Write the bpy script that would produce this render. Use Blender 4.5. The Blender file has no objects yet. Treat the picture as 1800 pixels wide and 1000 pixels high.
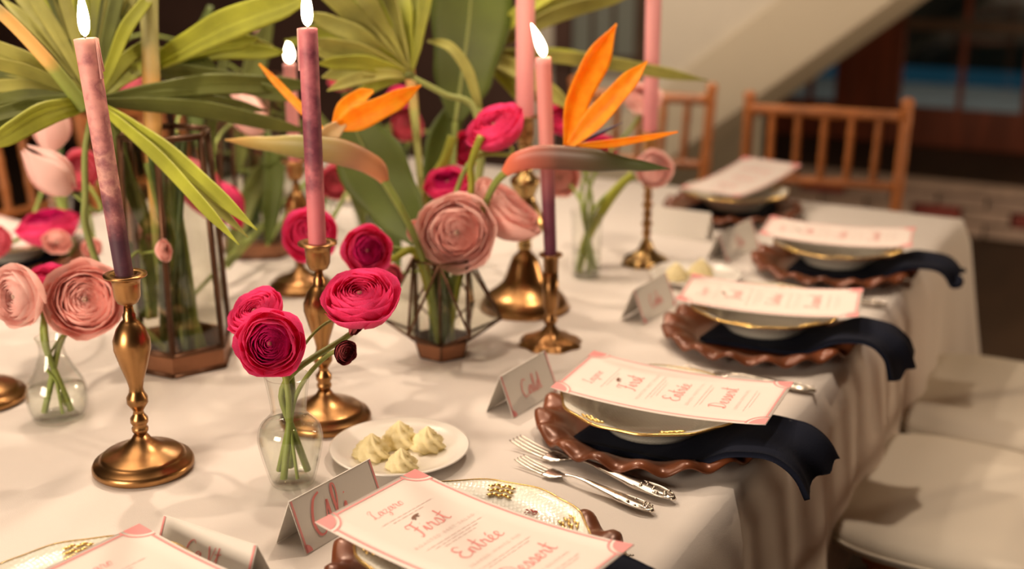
import bpy, math, random
from mathutils import Vector, Matrix, Quaternion
R = random.Random(7)
S = bpy.context.scene
COL = S.collection
TZ = 0.76                                   # height of the table top
# ------------------------------------------------------------------ camera
F_PX, PITCH, YAW, CAM = 2130.0, math.radians(16.97), math.radians(29.2), Vector((0, 0, TZ + 0.70))
cam_d = bpy.data.cameras.new('camera'); cam = bpy.data.objects.new('camera', cam_d); COL.objects.link(cam)
cam.location = CAM
cam.rotation_euler = (math.pi / 2 - PITCH, 0, YAW)
cam_d.sensor_width = 36; cam_d.lens = F_PX / 1800 * 36; cam_d.clip_start = .05
cam_d.dof.use_dof = True; cam_d.dof.focus_distance = 1.47
APERTURE = 0.020                            # metres
cam_d.dof.aperture_fstop = cam_d.lens / 1000 / APERTURE
S.camera = cam
# ------------------------------------------------------------------ exposure, world, lamps
S.view_settings.view_transform = 'Standard'; S.view_settings.look = 'None'
S.view_settings.gamma = 1; S.view_settings.use_curve_mapping = False
S.view_settings.exposure = 0.45
S.cycles.use_denoising = True
S.cycles.max_bounces = 10; S.cycles.transparent_max_bounces = 24
S.cycles.sample_clamp_indirect = 4
W = bpy.data.worlds.new('night'); S.world = W; W.use_nodes = True
W.node_tree.nodes['Background'].inputs[0].default_value = (.9, .75, .55, 1)
W.node_tree.nodes['Background'].inputs[1].default_value = .035
def spot(name, loc, aim, power, col, size=75, blend=.6, rad=.045):
    d = bpy.data.lights.new(name, 'SPOT'); d.energy = power; d.color = col; d.spot_size = math.radians(size)
    d.spot_blend = blend; d.shadow_soft_size = rad
    o = bpy.data.objects.new(name, d); COL.objects.link(o); o.location = loc
    o.rotation_euler = (Vector(aim) - Vector(loc)).to_track_quat('-Z', 'Y').to_euler(); return o
WARM = (1, .785, .585)
def area(name, loc, aim, power, col, sx, sy, spread=180):
    d = bpy.data.lights.new(name, 'AREA'); d.energy = power; d.color = col; d.shape = 'RECTANGLE'; d.size = sx; d.size_y = sy; d.spread = math.radians(spread)
    o = bpy.data.objects.new(name, d); COL.objects.link(o); o.location = loc
    o.rotation_euler = (Vector(aim) - Vector(loc)).to_track_quat('-Z', 'Y').to_euler(); return o
spot('downlight_lamp', (-.60, 2.0, 2.68), (-1.0, 1.3, TZ), 44, WARM, 95, .7, .04)
spot('downlight_lamp', (-2.15, 2.1, 2.68), (-1.1, 1.5, TZ), 68, WARM, 95, .7, .05)
spot('downlight_lamp', (-1.9, 3.5, 2.68), (-1.2, 2.8, TZ), 40, WARM, 90, .7, .06)
spot('stair_lamp', (-1.9, 2.9, 2.68), (-1.7, 4.7, 1.0), 78, WARM, 80, .8, .08)
area('overhead_fill', (-1.7, 1.3, 2.7), (-1.7, 1.3, 0), 26, WARM, 1.2, 2.4)  # unseen soft fill added above the table
area('front_fill', (-1.45, -2.3, 1.75), (-1.1, 1.4, 1.0), 105, WARM, 1.5, 1.2)  # fill light added behind the camera to brighten the flower fronts
spot('terrace_lamp', (-1.2, 8.6, 2.4), (-1.2, 9.2, .2), 40, (.85, .9, .9), 110, .8, .1)
sc_ = bpy.data.lights.new('side_fill', 'POINT'); sc_.energy = 95; sc_.color = (1, .74, .48); sc_.shadow_soft_size = .08  # point fill added out of frame for the soffit, chairs, step and door
so_ = bpy.data.objects.new('side_fill', sc_); COL.objects.link(so_); so_.location = (1.7, 4.5, 1.35)

def at(px, py, z=TZ):                        # where the sight line through a photo pixel meets the level z
    r = ray(px, py); return CAM + r * ((z - CAM.z) / r.z)
def ray(px, py):
    x = (px - 900) / F_PX; u = -(py - 500) / F_PX
    f = math.cos(PITCH) + math.sin(PITCH) * u
    return Vector((x * math.cos(YAW) - f * math.sin(YAW), x * math.sin(YAW) + f * math.cos(YAW), -math.sin(PITCH) + math.cos(PITCH) * u))
def dep(px, py, d): return CAM + ray(px, py) * d
RIGHT = Vector((math.cos(YAW), math.sin(YAW), 0))
FWD = Vector((-math.sin(YAW) * math.cos(PITCH), math.cos(YAW) * math.cos(PITCH), -math.sin(PITCH)))
HF = Vector((-math.sin(YAW), math.cos(YAW), 0))
def depth(p): return (Vector(p) - CAM).dot(FWD)
def height_at(x, y, py):                     # height of a vertical at (x, y) seen at photo row py
    lo, hi = 0, 3
    for _ in range(40):
        m = (lo + hi) / 2; q = Vector((x, y, m)) - CAM
        yy = 500 - F_PX * q.dot(RIGHT.cross(FWD)) / q.dot(FWD)
        if yy > py: lo = m
        else: hi = m
    return m
# ------------------------------------------------------------------ materials
def mat(name, col, rough=.6, metal=0, var=0, vscale=8, bump=0, bscale=60, col2=None, translucent=0, spec=.5, stretch=(1, 1, 1), coat=0, sheen=0):
    m = bpy.data.materials.new(name); m.use_nodes = True; nt = m.node_tree; n = nt.nodes; l = nt.links
    b = n['Principled BSDF']; b.inputs['Base Color'].default_value = (*col, 1); b.inputs['Roughness'].default_value = rough
    b.inputs['Metallic'].default_value = metal; b.inputs['Specular IOR Level'].default_value = spec
    b.inputs['Coat Weight'].default_value = coat; b.inputs['Sheen Weight'].default_value = sheen
    tc = n.new('ShaderNodeTexCoord'); mp = n.new('ShaderNodeMapping'); mp.inputs['Scale'].default_value = stretch
    l.new(tc.outputs['Object'], mp.inputs[0])
    csock = None
    if var or col2:
        no = n.new('ShaderNodeTexNoise'); no.inputs['Scale'].default_value = vscale; no.inputs['Detail'].default_value = 4
        l.new(mp.outputs[0], no.inputs['Vector'])
        rp = n.new('ShaderNodeValToRGB'); c2 = col2 or tuple(max(0, c * (1 - var)) for c in col)
        rp.color_ramp.elements[0].position = .35; rp.color_ramp.elements[1].position = .65
        rp.color_ramp.elements[0].color = (*c2, 1); rp.color_ramp.elements[1].color = (*col, 1)
        l.new(no.outputs['Fac'], rp.inputs[0]); l.new(rp.outputs[0], b.inputs['Base Color']); csock = rp.outputs[0]
    if bump:
        nb = n.new('ShaderNodeTexNoise'); nb.inputs['Scale'].default_value = bscale; nb.inputs['Detail'].default_value = 3
        l.new(mp.outputs[0], nb.inputs['Vector'])
        bp = n.new('ShaderNodeBump'); bp.inputs['Strength'].default_value = bump; bp.inputs['Distance'].default_value = .01
        l.new(nb.outputs['Fac'], bp.inputs['Height']); l.new(bp.outputs[0], b.inputs['Normal'])
    if translucent:
        t = n.new('ShaderNodeBsdfTranslucent'); t.inputs['Color'].default_value = (*col, 1)
        if csock: l.new(csock, t.inputs['Color'])
        mx = n.new('ShaderNodeMixShader'); mx.inputs[0].default_value = translucent
        l.new(b.outputs[0], mx.inputs[1]); l.new(t.outputs[0], mx.inputs[2]); l.new(mx.outputs[0], n['Material Output'].inputs[0])
    return m
def glass_mat(name, tint, edge=.5, base=.04):
    m = bpy.data.materials.new(name); m.use_nodes = True; nt = m.node_tree; n = nt.nodes; l = nt.links
    n.remove(n['Principled BSDF'])
    t = n.new('ShaderNodeBsdfTransparent'); ec = n.new('ShaderNodeMix'); ec.data_type = 'RGBA'; ec.inputs[6].default_value = (*tint, 1); ec.inputs[7].default_value = (*[c * edge for c in tint], 1); l.new(ec.outputs[2], t.inputs[0])
    g = n.new('ShaderNodeBsdfGlossy'); g.inputs['Roughness'].default_value = .03
    fr = n.new('ShaderNodeLayerWeight'); fr.inputs[0].default_value = .25
    mr = n.new('ShaderNodeMapRange'); mr.inputs[3].default_value = base; mr.inputs[4].default_value = .75
    pw = n.new('ShaderNodeMath'); pw.operation = 'POWER'; pw.inputs[1].default_value = 2.0
    l.new(fr.outputs['Facing'], pw.inputs[0]); l.new(pw.outputs[0], mr.inputs[0]); p4 = n.new('ShaderNodeMath'); p4.operation = 'POWER'; p4.inputs[1].default_value = 4; l.new(fr.outputs['Facing'], p4.inputs[0]); l.new(p4.outputs[0], ec.inputs[0])
    mx = n.new('ShaderNodeMixShader'); l.new(mr.outputs[0], mx.inputs[0]); l.new(t.outputs[0], mx.inputs[1]); l.new(g.outputs[0], mx.inputs[2])
    l.new(mx.outputs[0], n['Material Output'].inputs[0]); return m
def emit_mat(name, col, strength):
    m = bpy.data.materials.new(name); m.use_nodes = True; nt = m.node_tree; n = nt.nodes
    n.remove(n['Principled BSDF']); e = n.new('ShaderNodeEmission'); e.inputs[0].default_value = (*col, 1); e.inputs[1].default_value = strength
    nt.links.new(e.outputs[0], n['Material Output'].inputs[0]); return m
def ramp_z_mat(name, stops, rough=.5, noise=.25, nscale=6, translucent=0, axis=2):
    """colour that runs along the object's own axis (0..1), broken up by noise"""
    m = mat(name, stops[0][1], rough); nt = m.node_tree; n = nt.nodes; l = nt.links
    at_ = n.new('ShaderNodeAttribute'); at_.attribute_name = 'along'
    no = n.new('ShaderNodeTexNoise'); no.inputs['Scale'].default_value = nscale; no.inputs['Detail'].default_value = 5
    tc = n.new('ShaderNodeTexCoord'); l.new(tc.outputs['Object'], no.inputs['Vector'])
    ma = n.new('ShaderNodeMath'); ma.operation = 'MULTIPLY_ADD'; ma.inputs[1].default_value = noise; 
    sb = n.new('ShaderNodeMath'); sb.operation = 'SUBTRACT'; sb.inputs[1].default_value = .5
    l.new(no.outputs['Fac'], sb.inputs[0]); l.new(sb.outputs[0], ma.inputs[0]); l.new(at_.outputs['Fac'], ma.inputs[2])
    rp = n.new('ShaderNodeValToRGB'); e = rp.color_ramp.elements
    while len(e) < len(stops): e.new(.5)
    for el, (p, c) in zip(e, stops): el.position = p; el.color = (*c, 1)
    l.new(ma.outputs[0], rp.inputs[0]); b = n['Principled BSDF']; l.new(rp.outputs[0], b.inputs['Base Color'])
    if translucent:
        t = n.new('ShaderNodeBsdfTranslucent'); l.new(rp.outputs[0], t.inputs['Color'])
        mx = n.new('ShaderNodeMixShader'); mx.inputs[0].default_value = translucent
        l.new(b.outputs[0], mx.inputs[1]); l.new(t.outputs[0], mx.inputs[2]); l.new(mx.outputs[0], n['Material Output'].inputs[0])
    return m
M = dict(
    cloth=mat('white_linen', (.665, .615, .575), .85, bump=.12, bscale=900, sheen=.1),
    plaster=mat('cream_plaster', (.72, .66, .55), .9, var=.06, vscale=3, bump=.05),
    stair=mat('cream_stair_paint', (.66, .58, .44), .8, var=.05, vscale=3),
    dark_wall=mat('dark_brown_panelling', (.11, .055, .04), .8, var=.3, vscale=3),
    floor=mat('dark_wood_floor', (.055, .03, .016), .6, var=.5, vscale=4, stretch=(1, .2, 1)),
    red_wood=mat('red_brown_door_wood', (.20, .045, .018), .5, var=.4, vscale=6, stretch=(3, 3, .3)),
    brown_rail=mat('brown_rail_wood', (.10, .055, .03), .6, var=.3),
    brick_w=mat('whitewashed_brick', (.62, .47, .40), .9, var=.25, vscale=14, bump=.4, bscale=50),
    brick_r=mat('bare_red_brick', (.42, .10, .09), .9, var=.4, vscale=14, bump=.4, bscale=50),
    mortar=mat('pale_mortar', (.55, .44, .36), .95),
    brass=mat('aged_brass', (.42, .225, .09), .30, 1, var=.35, vscale=14),
    brass_light=mat('polished_brass', (.56, .38, .16), .26, 1, var=.3, vscale=18),
    copper=mat('copper_wood_charger', (.175, .052, .020), .30, .15, var=.35, vscale=12),
    dark_copper=mat('dark_copper_bar', (.12, .055, .028), .4, .7, var=.3, vscale=20),
    copper_tray=mat('copper_tray', (.30, .13, .065), .45, .6, var=.4, vscale=15),
    navy=mat('navy_linen', (.006, .008, .018), .95, bump=.15, bscale=500, spec=.15),
    china=mat('cream_china', (.74, .74, .66), .22, var=.04, vscale=20, coat=.4),
    china_w=mat('white_china', (.82, .79, .74), .25, coat=.3),
    gold=mat('gold_gilding', (.85, .60, .22), .25, 1),
    paper=mat('blush_paper', (.86, .77, .72), .9, translucent=.12),
    paper_w=mat('white_card', (.78, .75, .70), .9, translucent=.1),
    pink_ink=mat('pink_ink', (.80, .30, .30), .85),
    coral_ink=mat('coral_ink', (.78, .25, .24), .8),
    faint_ink=mat('faint_pink_ink', (.76, .58, .55), .85),
    brown_ink=mat('brown_ink', (.16, .06, .03), .6),
    silver=mat('silver', (.80, .74, .66), .22, 1, var=.25, vscale=60),
    butter=mat('butter', (1, .91, .58), .5, translucent=.3),
    bamboo=mat('fruitwood_bamboo', (.52, .175, .045), .42, var=.4, vscale=9, stretch=(1, 1, .25)),
    cushion=mat('white_cushion_cloth', (.66, .61, .52), .9, bump=.08, bscale=400),
    hot=mat('hot_pink_petal', (.92, .085, .28), .55, var=.15, vscale=25, translucent=.52, spec=.25),
    deep=mat('deep_magenta_petal', (.72, .02, .19), .55, var=.3, vscale=25, translucent=.4, spec=.25),
    peach=mat('peach_pink_petal', (1, .63, .585), .6, var=.04, vscale=20, translucent=.36, spec=.25),
    pale=mat('pale_pink_petal', (1, .72, .68), .6, var=.04, vscale=20, translucent=.36, spec=.25),
    rose=mat('rose_pink_petal', (.88, .20, .28), .55, var=.2, vscale=20, translucent=.42, spec=.25),
    burg=mat('burgundy_bud', (.36, .06, .07), .6, var=.4, vscale=60, spec=.3),
    centre=mat('green_flower_centre', (.16, .13, .03), .7),
    stem=mat('green_stem', (.30, .38, .08), .5, var=.35, vscale=15, translucent=.1),
    stem_d=mat('dark_green_stem', (.06, .10, .02), .5, var=.4, vscale=15),
    palm=mat('palm_green', (.50, .49, .12), .6, var=.35, vscale=14, translucent=.3),
    palm_b=mat('bright_palm_green', (.50, .54, .06), .55, var=.3, vscale=14, translucent=.3),
    palm_d=mat('dark_palm_green', (.17, .20, .04), .6, var=.35, vscale=14, translucent=.2),
    leaf=mat('broad_leaf_green', (.10, .145, .016), .55, var=.3, vscale=8, translucent=.15),
    midrib=mat('pale_midrib', (.26, .31, .09), .5),
    orange=mat('orange_sepal', (1, .50, .02), .5, vscale=70, col2=(1, .37, .008), translucent=.45),
    cream_sepal=mat('cream_sepal', (.8, .62, .35), .5, translucent=.3),
    violet=mat('violet_tongue', (.03, .02, .09), .5),
    wick=mat('black_wick', (.02, .015, .01), .9),
    flame=emit_mat('flame', (1, .82, .55), 14),
    flame_blue=emit_mat('flame_base', (.35, .5, 1), 2.5),
    glass=glass_mat('clear_glass', (.985, .99, .98)),
    glass2=glass_mat('pane_glass', (.93, .93, .90)),
    pane=glass_mat('dark_pane_glass', (.9, .93, .93), base=.06),
    water=glass_mat('water', (.97, .985, .96), base=.02),
    terrace=mat('terrace_stone', (.38, .37, .34), .9, var=.2),
    pool=emit_mat('lit_pool_water', (.03, .13, .20), .17),
    night=mat('night_hedge', (.01, .016, .01), .9),
)
M['spathe'] = ramp_z_mat('spathe_skin', [(0, (.80, .20, .10)), (.14, (.55, .13, .09)), (.36, (.11, .045, .028)), (.7, (.045, .045, .012)), (1, (.06, .09, .018))], .45, .12, 14)
M['spathe_b'] = ramp_z_mat('pale_spathe_skin', [(0, (.62, .24, .10)), (.2, (.30, .14, .07)), (.5, (.24, .22, .06)), (.8, (.45, .34, .10)), (1, (.7, .42, .14))], .45, .12, 14)
M['candle'] = ramp_z_mat('marbled_pink_violet_wax', [(0, (.08, .03, .055)), (.22, (.15, .05, .075)), (.42, (.40, .15, .17)), (.55, (.72, .38, .34)), (.68, (.46, .18, .2)), (.86, (.82, .38, .36)), (1, (.88, .46, .42))], .5, 1.7, 26, .2)
M['candle_b'] = ramp_z_mat('violet_streaked_pink_wax', [(0, (.72, .22, .26)), (.3, (.66, .21, .25)), (.45, (.32, .09, .13)), (.6, (.2, .05, .09)), (.75, (.5, .15, .2)), (1, (.80, .28, .32))], .5, 1.3, 24, .2)
M['candle_c'] = ramp_z_mat('pink_to_violet_wax', [(0, (.15, .035, .08)), (.3, (.2, .05, .09)), (.46, (.45, .15, .17)), (.6, (.88, .40, .38)), (1, (.92, .42, .42))], .5, .15, 15, .2)
M['candle_p'] = ramp_z_mat('plain_pink_wax', [(0, (.85, .33, .38)), (.5, (.90, .42, .45)), (1, (.92, .46, .47))], .5, .15, 15, .2)
M['wax_pink'] = mat('pink_wax_drip', (.82, .45, .43), .5, translucent=.2)
M['stalk'] = ramp_z_mat('orange_green_stalk', [(0, (.22, .30, .06)), (.3, (.30, .36, .08)), (.42, (.85, .5, .16)), (.7, (.88, .50, .16)), (.8, (.45, .42, .18)), (1, (.36, .38, .12))], .5, .15, 20)
M['heliconia'] = ramp_z_mat('red_edged_bract', [(0, (.28, .32, .08)), (.6, (.36, .36, .09)), (.74, (.75, .25, .1)), (1, (.8, .10, .06))], .5, .3, 12)
# ------------------------------------------------------------------ mesh helpers
def link(name, me, parent=None):
    o = bpy.data.objects.new(name, me); COL.objects.link(o)
    if parent: o.parent = parent
    return o
def mesh(name, V, F, m, parent=None, smooth=True, along=None):
    me = bpy.data.meshes.new(name); me.from_pydata([tuple(v) for v in V], [], F)
    if isinstance(m, str): m = M[m]
    if m: me.materials.append(m)
    if smooth: me.polygons.foreach_set('use_smooth', [True] * len(me.polygons))
    if along is not None:
        a = me.attributes.new('along', 'FLOAT', 'POINT'); a.data.foreach_set('value', along)
    me.update(); return link(name, me, parent)
def thing(name, label, cat, loc=(0, 0, 0), rz=0, group=None):
    o = link(name, None); o.location = loc; o.rotation_euler = (0, 0, rz); return tag(o, label, cat, group)
def tag(o, label, cat, group=None):
    o['label'] = label; o['category'] = cat
    if group: o['group'] = group
    return o
def struct(o): o['kind'] = 'structure'; return o
def copy_tree(o, loc=None, rz=None, label=None, parent=None):
    c = o.copy(); COL.objects.link(c)
    if parent: c.parent = parent
    if loc is not None: c.location = loc
    if rz is not None: c.rotation_euler = (0, 0, rz)
    if label: c['label'] = label
    for ch in KIDS(o): copy_tree(ch, parent=c)
    return c
def KIDS(o): return [x for x in COL.objects if x.parent == o]
class MB:
    """collects simple shapes for one mesh"""
    def __init__(s): s.V = []; s.F = []; s.A = []
    def add(s, V, F, A=None):
        k = len(s.V); s.V += [Vector(v) for v in V]; s.F += [tuple(i + k for i in f) for f in F]; s.A += (A or [0.0] * len(V)); return s
    def box(s, a, b):
        x0, y0, z0 = a; x1, y1, z1 = b
        return s.add([(x0, y0, z0), (x1, y0, z0), (x1, y1, z0), (x0, y1, z0), (x0, y0, z1), (x1, y0, z1), (x1, y1, z1), (x0, y1, z1)],
                     [(3, 2, 1, 0), (4, 5, 6, 7), (0, 1, 5, 4), (1, 2, 6, 5), (2, 3, 7, 6), (3, 0, 4, 7)])
    def lathe(s, prof, seg=32, c=(0, 0, 0), fn=None):
        c = Vector(c); V = []; Fc = []; n = len(prof)
        for i, (r, z) in enumerate(prof):
            for j in range(seg):
                a = 2 * math.pi * j / seg; rr, zz = (r, z) if fn is None else fn(r, z, a)
                V.append(c + Vector((rr * math.cos(a), rr * math.sin(a), zz)))
        for i in range(n - 1):
            for j in range(seg):
                k = (j + 1) % seg; Fc.append((i * seg + j, i * seg + k, (i + 1) * seg + k, (i + 1) * seg + j))
        if prof[0][0] > 1e-5 and prof[0] != prof[-1]: Fc.append(tuple(reversed(range(seg))))
        if prof[-1][0] > 1e-5 and prof[0] != prof[-1]: Fc.append(tuple(range((n - 1) * seg, n * seg)))
        return s.add(V, Fc)
    def tube(s, pts, rad, seg=10, flat=1.0, flat_dir=None, cap=True):
        pts = [Vector(p) for p in pts]; n = len(pts)
        if not isinstance(rad, (list, tuple)): rad = [rad] * n
        V = []; A = []; up = None
        L = [0]
        for i in range(1, n): L.append(L[-1] + (pts[i] - pts[i - 1]).length)
        for i in range(n):
            t = (pts[min(i + 1, n - 1)] - pts[max(i - 1, 0)]).normalized()
            if up is None:
                up = flat_dir or (Vector((0, 0, 1)) if abs(t.z) < .9 else Vector((1, 0, 0)))
            up = (up - t * up.dot(t)).normalized(); sd = t.cross(up)
            for j in range(seg):
                a = 2 * math.pi * j / seg
                V.append(pts[i] + up * (math.cos(a) * rad[i] * flat) + sd * (math.sin(a) * rad[i])); A.append(L[i] / max(L[-1], 1e-6))
        Fc = []
        for i in range(n - 1):
            for j in range(seg):
                k = (j + 1) % seg; Fc.append((i * seg + j, i * seg + k, (i + 1) * seg + k, (i + 1) * seg + j))
        if cap: Fc.append(tuple(reversed(range(seg)))); Fc.append(tuple(range((n - 1) * seg, n * seg)))
        return s.add(V, Fc, A)
    def build(s, name, m, parent=None, smooth=True, along=False):
        return mesh(name, s.V, s.F, m, parent, smooth, s.A if along else None)
def spline(pts, n=8):
    pts = [Vector(p) for p in pts]; out = []
    for i in range(len(pts) - 1):
        p0 = pts[max(i - 1, 0)]; p1 = pts[i]; p2 = pts[i + 1]; p3 = pts[min(i + 2, len(pts) - 1)]
        for k in range(n):
            t = k / n; out.append(.5 * ((2 * p1) + (p2 - p0) * t + (2 * p0 - 5 * p1 + 4 * p2 - p3) * t * t + (3 * p1 - p0 - 3 * p2 + p3) * t ** 3))
    out.append(pts[-1]); return out
def interp(vals, n):
    out = []
    for i in range(n):
        x = i / (n - 1) * (len(vals) - 1); k = min(int(x), len(vals) - 2); f = x - k; f = f * f * (3 - 2 * f)
        out.append(vals[k] * (1 - f) + vals[k + 1] * f)
    return out
def sharp(o, ang=35):
    m = o.modifiers.new('edges', 'EDGE_SPLIT'); m.split_angle = math.radians(ang); return o
def bevel(o, w=.004, seg=2):
    m = o.modifiers.new('bevel', 'BEVEL'); m.width = w; m.segments = seg; m.limit_method = 'ANGLE'; return o
def leaf_blade(pts, w, mt, name, parent=None, roll=0, fold=.25, across=4, n=10, bow=0, label=None, pts_are_dense=False, pleat=0):
    """a folded, curved blade: midline pts (world), half widths w, V-folded along the midrib; two skins with a real edge"""
    P = pts if pts_are_dense else spline(pts, n); N = len(P); Wd = interp(w, N); V = []; Fc = []
    rows = 2 * across + 1
    for i in range(N):
        t = (P[min(i + 1, N - 1)] - P[max(i - 1, 0)]).normalized(); view = (CAM - P[i]).normalized()
        sd = t.cross(view).normalized(); nm = sd.cross(t).normalized()
        q = Quaternion(t, roll); sd = q @ sd; nm = q @ nm
        for j in range(rows):
            x = (j - across) / across
            off = fold * Wd[i] * (abs(x) ** 1.2) + bow * (x * x) * Wd[i] + pleat * Wd[i] * (j % 2)
            V.append(P[i] + sd * (x * Wd[i]) + nm * off)
    for i in range(N - 1):
        for j in range(rows - 1):
            Fc.append((i * rows + j, i * rows + j + 1, (i + 1) * rows + j + 1, (i + 1) * rows + j))
    o = mesh(name, V, Fc, mt, parent)
    sm = o.modifiers.new('thickness', 'SOLIDIFY'); sm.thickness = .0008
    if label: o['label'] = label
    return o
exec_parts = []
# ================================================================== THE ROOM
struct(MB().box((-7, -2.5, -.1), (3.5, 5.95, 0)).build('floor', 'floor', None, False))
struct(MB().box((-7, -2.5, 2.75), (3.5, 7.4, 2.85)).build('ceiling', mat('dark_ceiling', (.10, .075, .05), .9), None, False))
struct(MB().box((-7, 5.95, -.1), (3.5, 7.35, .20)).build('floor_landing', 'floor', None, False))
# low brick step in front of the landing
step = struct(MB().box((-3.4, 5.955, 0), (1.6, 5.985, .205)).build('trim_1', 'mortar', None, False))
step.name = 'trim_1'
bmesh_w = []
def brick_mesh(mt):
    o = bevel(MB().box((-.105, -.045, -.03), (.105, .045, .03)).build('brick', mt, step, False), .006); return o
proto = {k: brick_mesh('brick_' + k) for k in 'wr'}
used = set()
for c in range(3):
    for i in range(17):
        k = 'r' if (c, i) in ((1, 5), (1, 7), (2, 3), (1, 10), (2, 13)) else 'w'
        o = proto[k] if k not in used else proto[k].copy()
        if k in used: COL.objects.link(o)
        used.add(k)
        o.location = (-2.2 + i * .222 + (c % 2) * .111, 5.93 + R.uniform(-.004, .004), .036 + c * .069)
struct(bevel(MB().box((-3.4, 5.86, .207), (1.6, 6.05, .235)).build('trim_2', 'brick_w', None, False), .006))
# end wall with the garden door
DY = 7.12
def panel(name, x0, x1, z0, z1, y0, y1, m, parent=None): return MB().box((x0, y0, z0), (x1, y1, z1)).build(name, m, parent, False)
w = struct(MB().box((-7, DY, .2), (-2.22, DY + .12, 2.75)).box((.9, DY, .2), (3.5, DY + .12, 2.75)).box((-2.22, DY, 2.3), (.9, DY + .12, 2.75)).build('wall_back', 'dark_wall', None, False))
def garden_door(i, x0, x1, st):
    d = struct(MB().box((x0, DY, .2), (x0 + st, DY + .06, 2.3)).box((x1 - .1, DY, .2), (x1, DY + .06, 2.3)).box((x0 + st, DY, .2), (x1 - .1, DY + .06, .415)).build('door_%d' % i, 'red_wood', None, False))
    bevel(d, .006)
    xa, xb = x0 + st, x1 - .1; xm = (xa + xb) / 2; zs = [.415, .905, 1.40, 1.88, 2.3]
    for k in range(4):
        for (a, b) in ((xa, xm - .015), (xm + .015, xb)):
            panel('pane', a, b, zs[k] + .0, zs[k + 1] - .06, DY + .025, DY + .031, 'pane', d)
        panel('rail', xa, xb, zs[k + 1] - .06, zs[k + 1], DY - .006, DY + .055, 'brown_rail', d)
    for k in range(4): panel('muntin', xm - .015, xm + .015, zs[k], zs[k + 1] - .06, DY + .01, DY + .05, 'red_wood', d)
    return d
garden_door(1, -1.72, -.70, .27)
garden_door(2, -.70, .35, .12)
garden_door(3, -2.22, -1.72, .1)
# outside the door: terrace and lit pool
struct(MB().box((-9, 7.25, .05), (9, 10.1, .17)).build('terrace_ground', 'terrace', None, False))
tag(MB().box((-6, 10.1, .08), (6, 11.5, .14)).build('swimming_pool', 'pool', None, False), 'lit blue swimming pool outside the dark garden door', 'pool')
struct(MB().box((-9, 11.6, .05), (9, 12.5, 3)).build('wall_garden', 'night', None, False))
# staircase: sloping closed string with panelled parapet in front of the plaster wall
SY = 4.62
def on_stair(px, py, Y=SY):
    r = ray(px, py); p = CAM + r * (Y / r.y); return (p.x, p.z)
A0 = Vector(on_stair(1180, 140)); A1 = Vector(on_stair(1370, 0)); B0 = Vector(on_stair(1340, 165)); B1 = Vector(on_stair(1565, 0))
du = (A1 - A0).normalized(); db = (B1 - B0).normalized(); dd = ((du + db) / 2).normalized()
def ext(p, zt): return p + dd * ((zt - p.y) / dd.y)
def slab(poly, y0, y1, name, m):
    n = len(poly); V = [(x, y0, z) for x, z in poly] + [(x, y1, z) for x, z in poly]
    Fc = [tuple(range(n)), tuple(reversed(range(n, 2 * n)))] + [(i, n + i, n + (i + 1) % n, (i + 1) % n) for i in range(n)]
    return mesh(name, V, Fc, m, None, False)
lowA, topA, lowB, topB = ext(A0, .2), ext(A0, 2.75), ext(B0, 0.0), ext(B0, 2.75)
string = slab([(lowA.x, lowA.y), (lowB.x, 0), (topB.x, 2.75), (topA.x, 2.75)], SY, SY + .05, 'trim_3', 'stair'); struct(bevel(string, .008))
Mp = (A0 + B0) / 2; zm = lambda x: Mp.y + (x - Mp.x) * dd.y / dd.x
parapet = slab([(-1.93, zm(-1.93)), (ext(Mp, 2.75).x, 2.75), (-1.93, 2.75)], SY + .03, SY + .09, 'wall_parapet', 'plaster'); struct(parapet)
soffit = slab([(lowB.x - .06, 0), (lowB.x, 0), (topB.x, 2.75), (topB.x - .1, 2.75)], SY + .05, SY + .95, 'ceiling_soffit', 'stair'); struct(soffit)
# plaster wall with the small window, dark wall on the far left
struct(MB().box((-3.0, 5.6, 0), (-2.86, 5.72, 2.75)).box((-2.86, 5.6, 0), (-1.8, 5.72, .74)).box((-2.33, 5.6, .74), (-1.8, 5.72, 2.75)).build('wall_window', 'plaster', None, False))
win = struct(MB().box((-2.88, 5.5, .735), (-2.30, 5.62, .79)).box((-2.42, 5.55, .79), (-2.33, 5.62, 1.9)).build('window_1', 'brown_rail', None, False)); bevel(win, .006)
for k in range(3): panel('pane', -2.76 + k * .115, -2.655 + k * .115, .79, 1.9, 5.57, 5.576, mat('dusky_pane', (.22, .24, .21), .3), win)
for k in range(2): panel('muntin', -2.66 + k * .115, -2.64 + k * .115, .79, 1.9, 5.56, 5.6, 'brown_rail', win)
struct(MB().box((-2.86, 5.54, 0), (-2.76, 5.6, 2.75)).build('trim_4', 'dark_wall', None, False))
struct(MB().box((-7, 5.6, 0), (-3.0, 5.72, 2.75)).build('wall_rear', 'dark_wall', None, False))
struct(MB().box((-7.1, -2.5, 0), (-7, 7.2, 2.75)).build('wall_left', 'dark_wall', None, False))
struct(MB().box((3.5, -2.5, 0), (3.6, 7.2, 2.75)).build('wall_right', 'dark_wall', None, False))
struct(MB().box((-7, -2.6, 0), (3.5, -2.5, 2.75)).build('wall_front', 'dark_wall', None, False))
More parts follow.
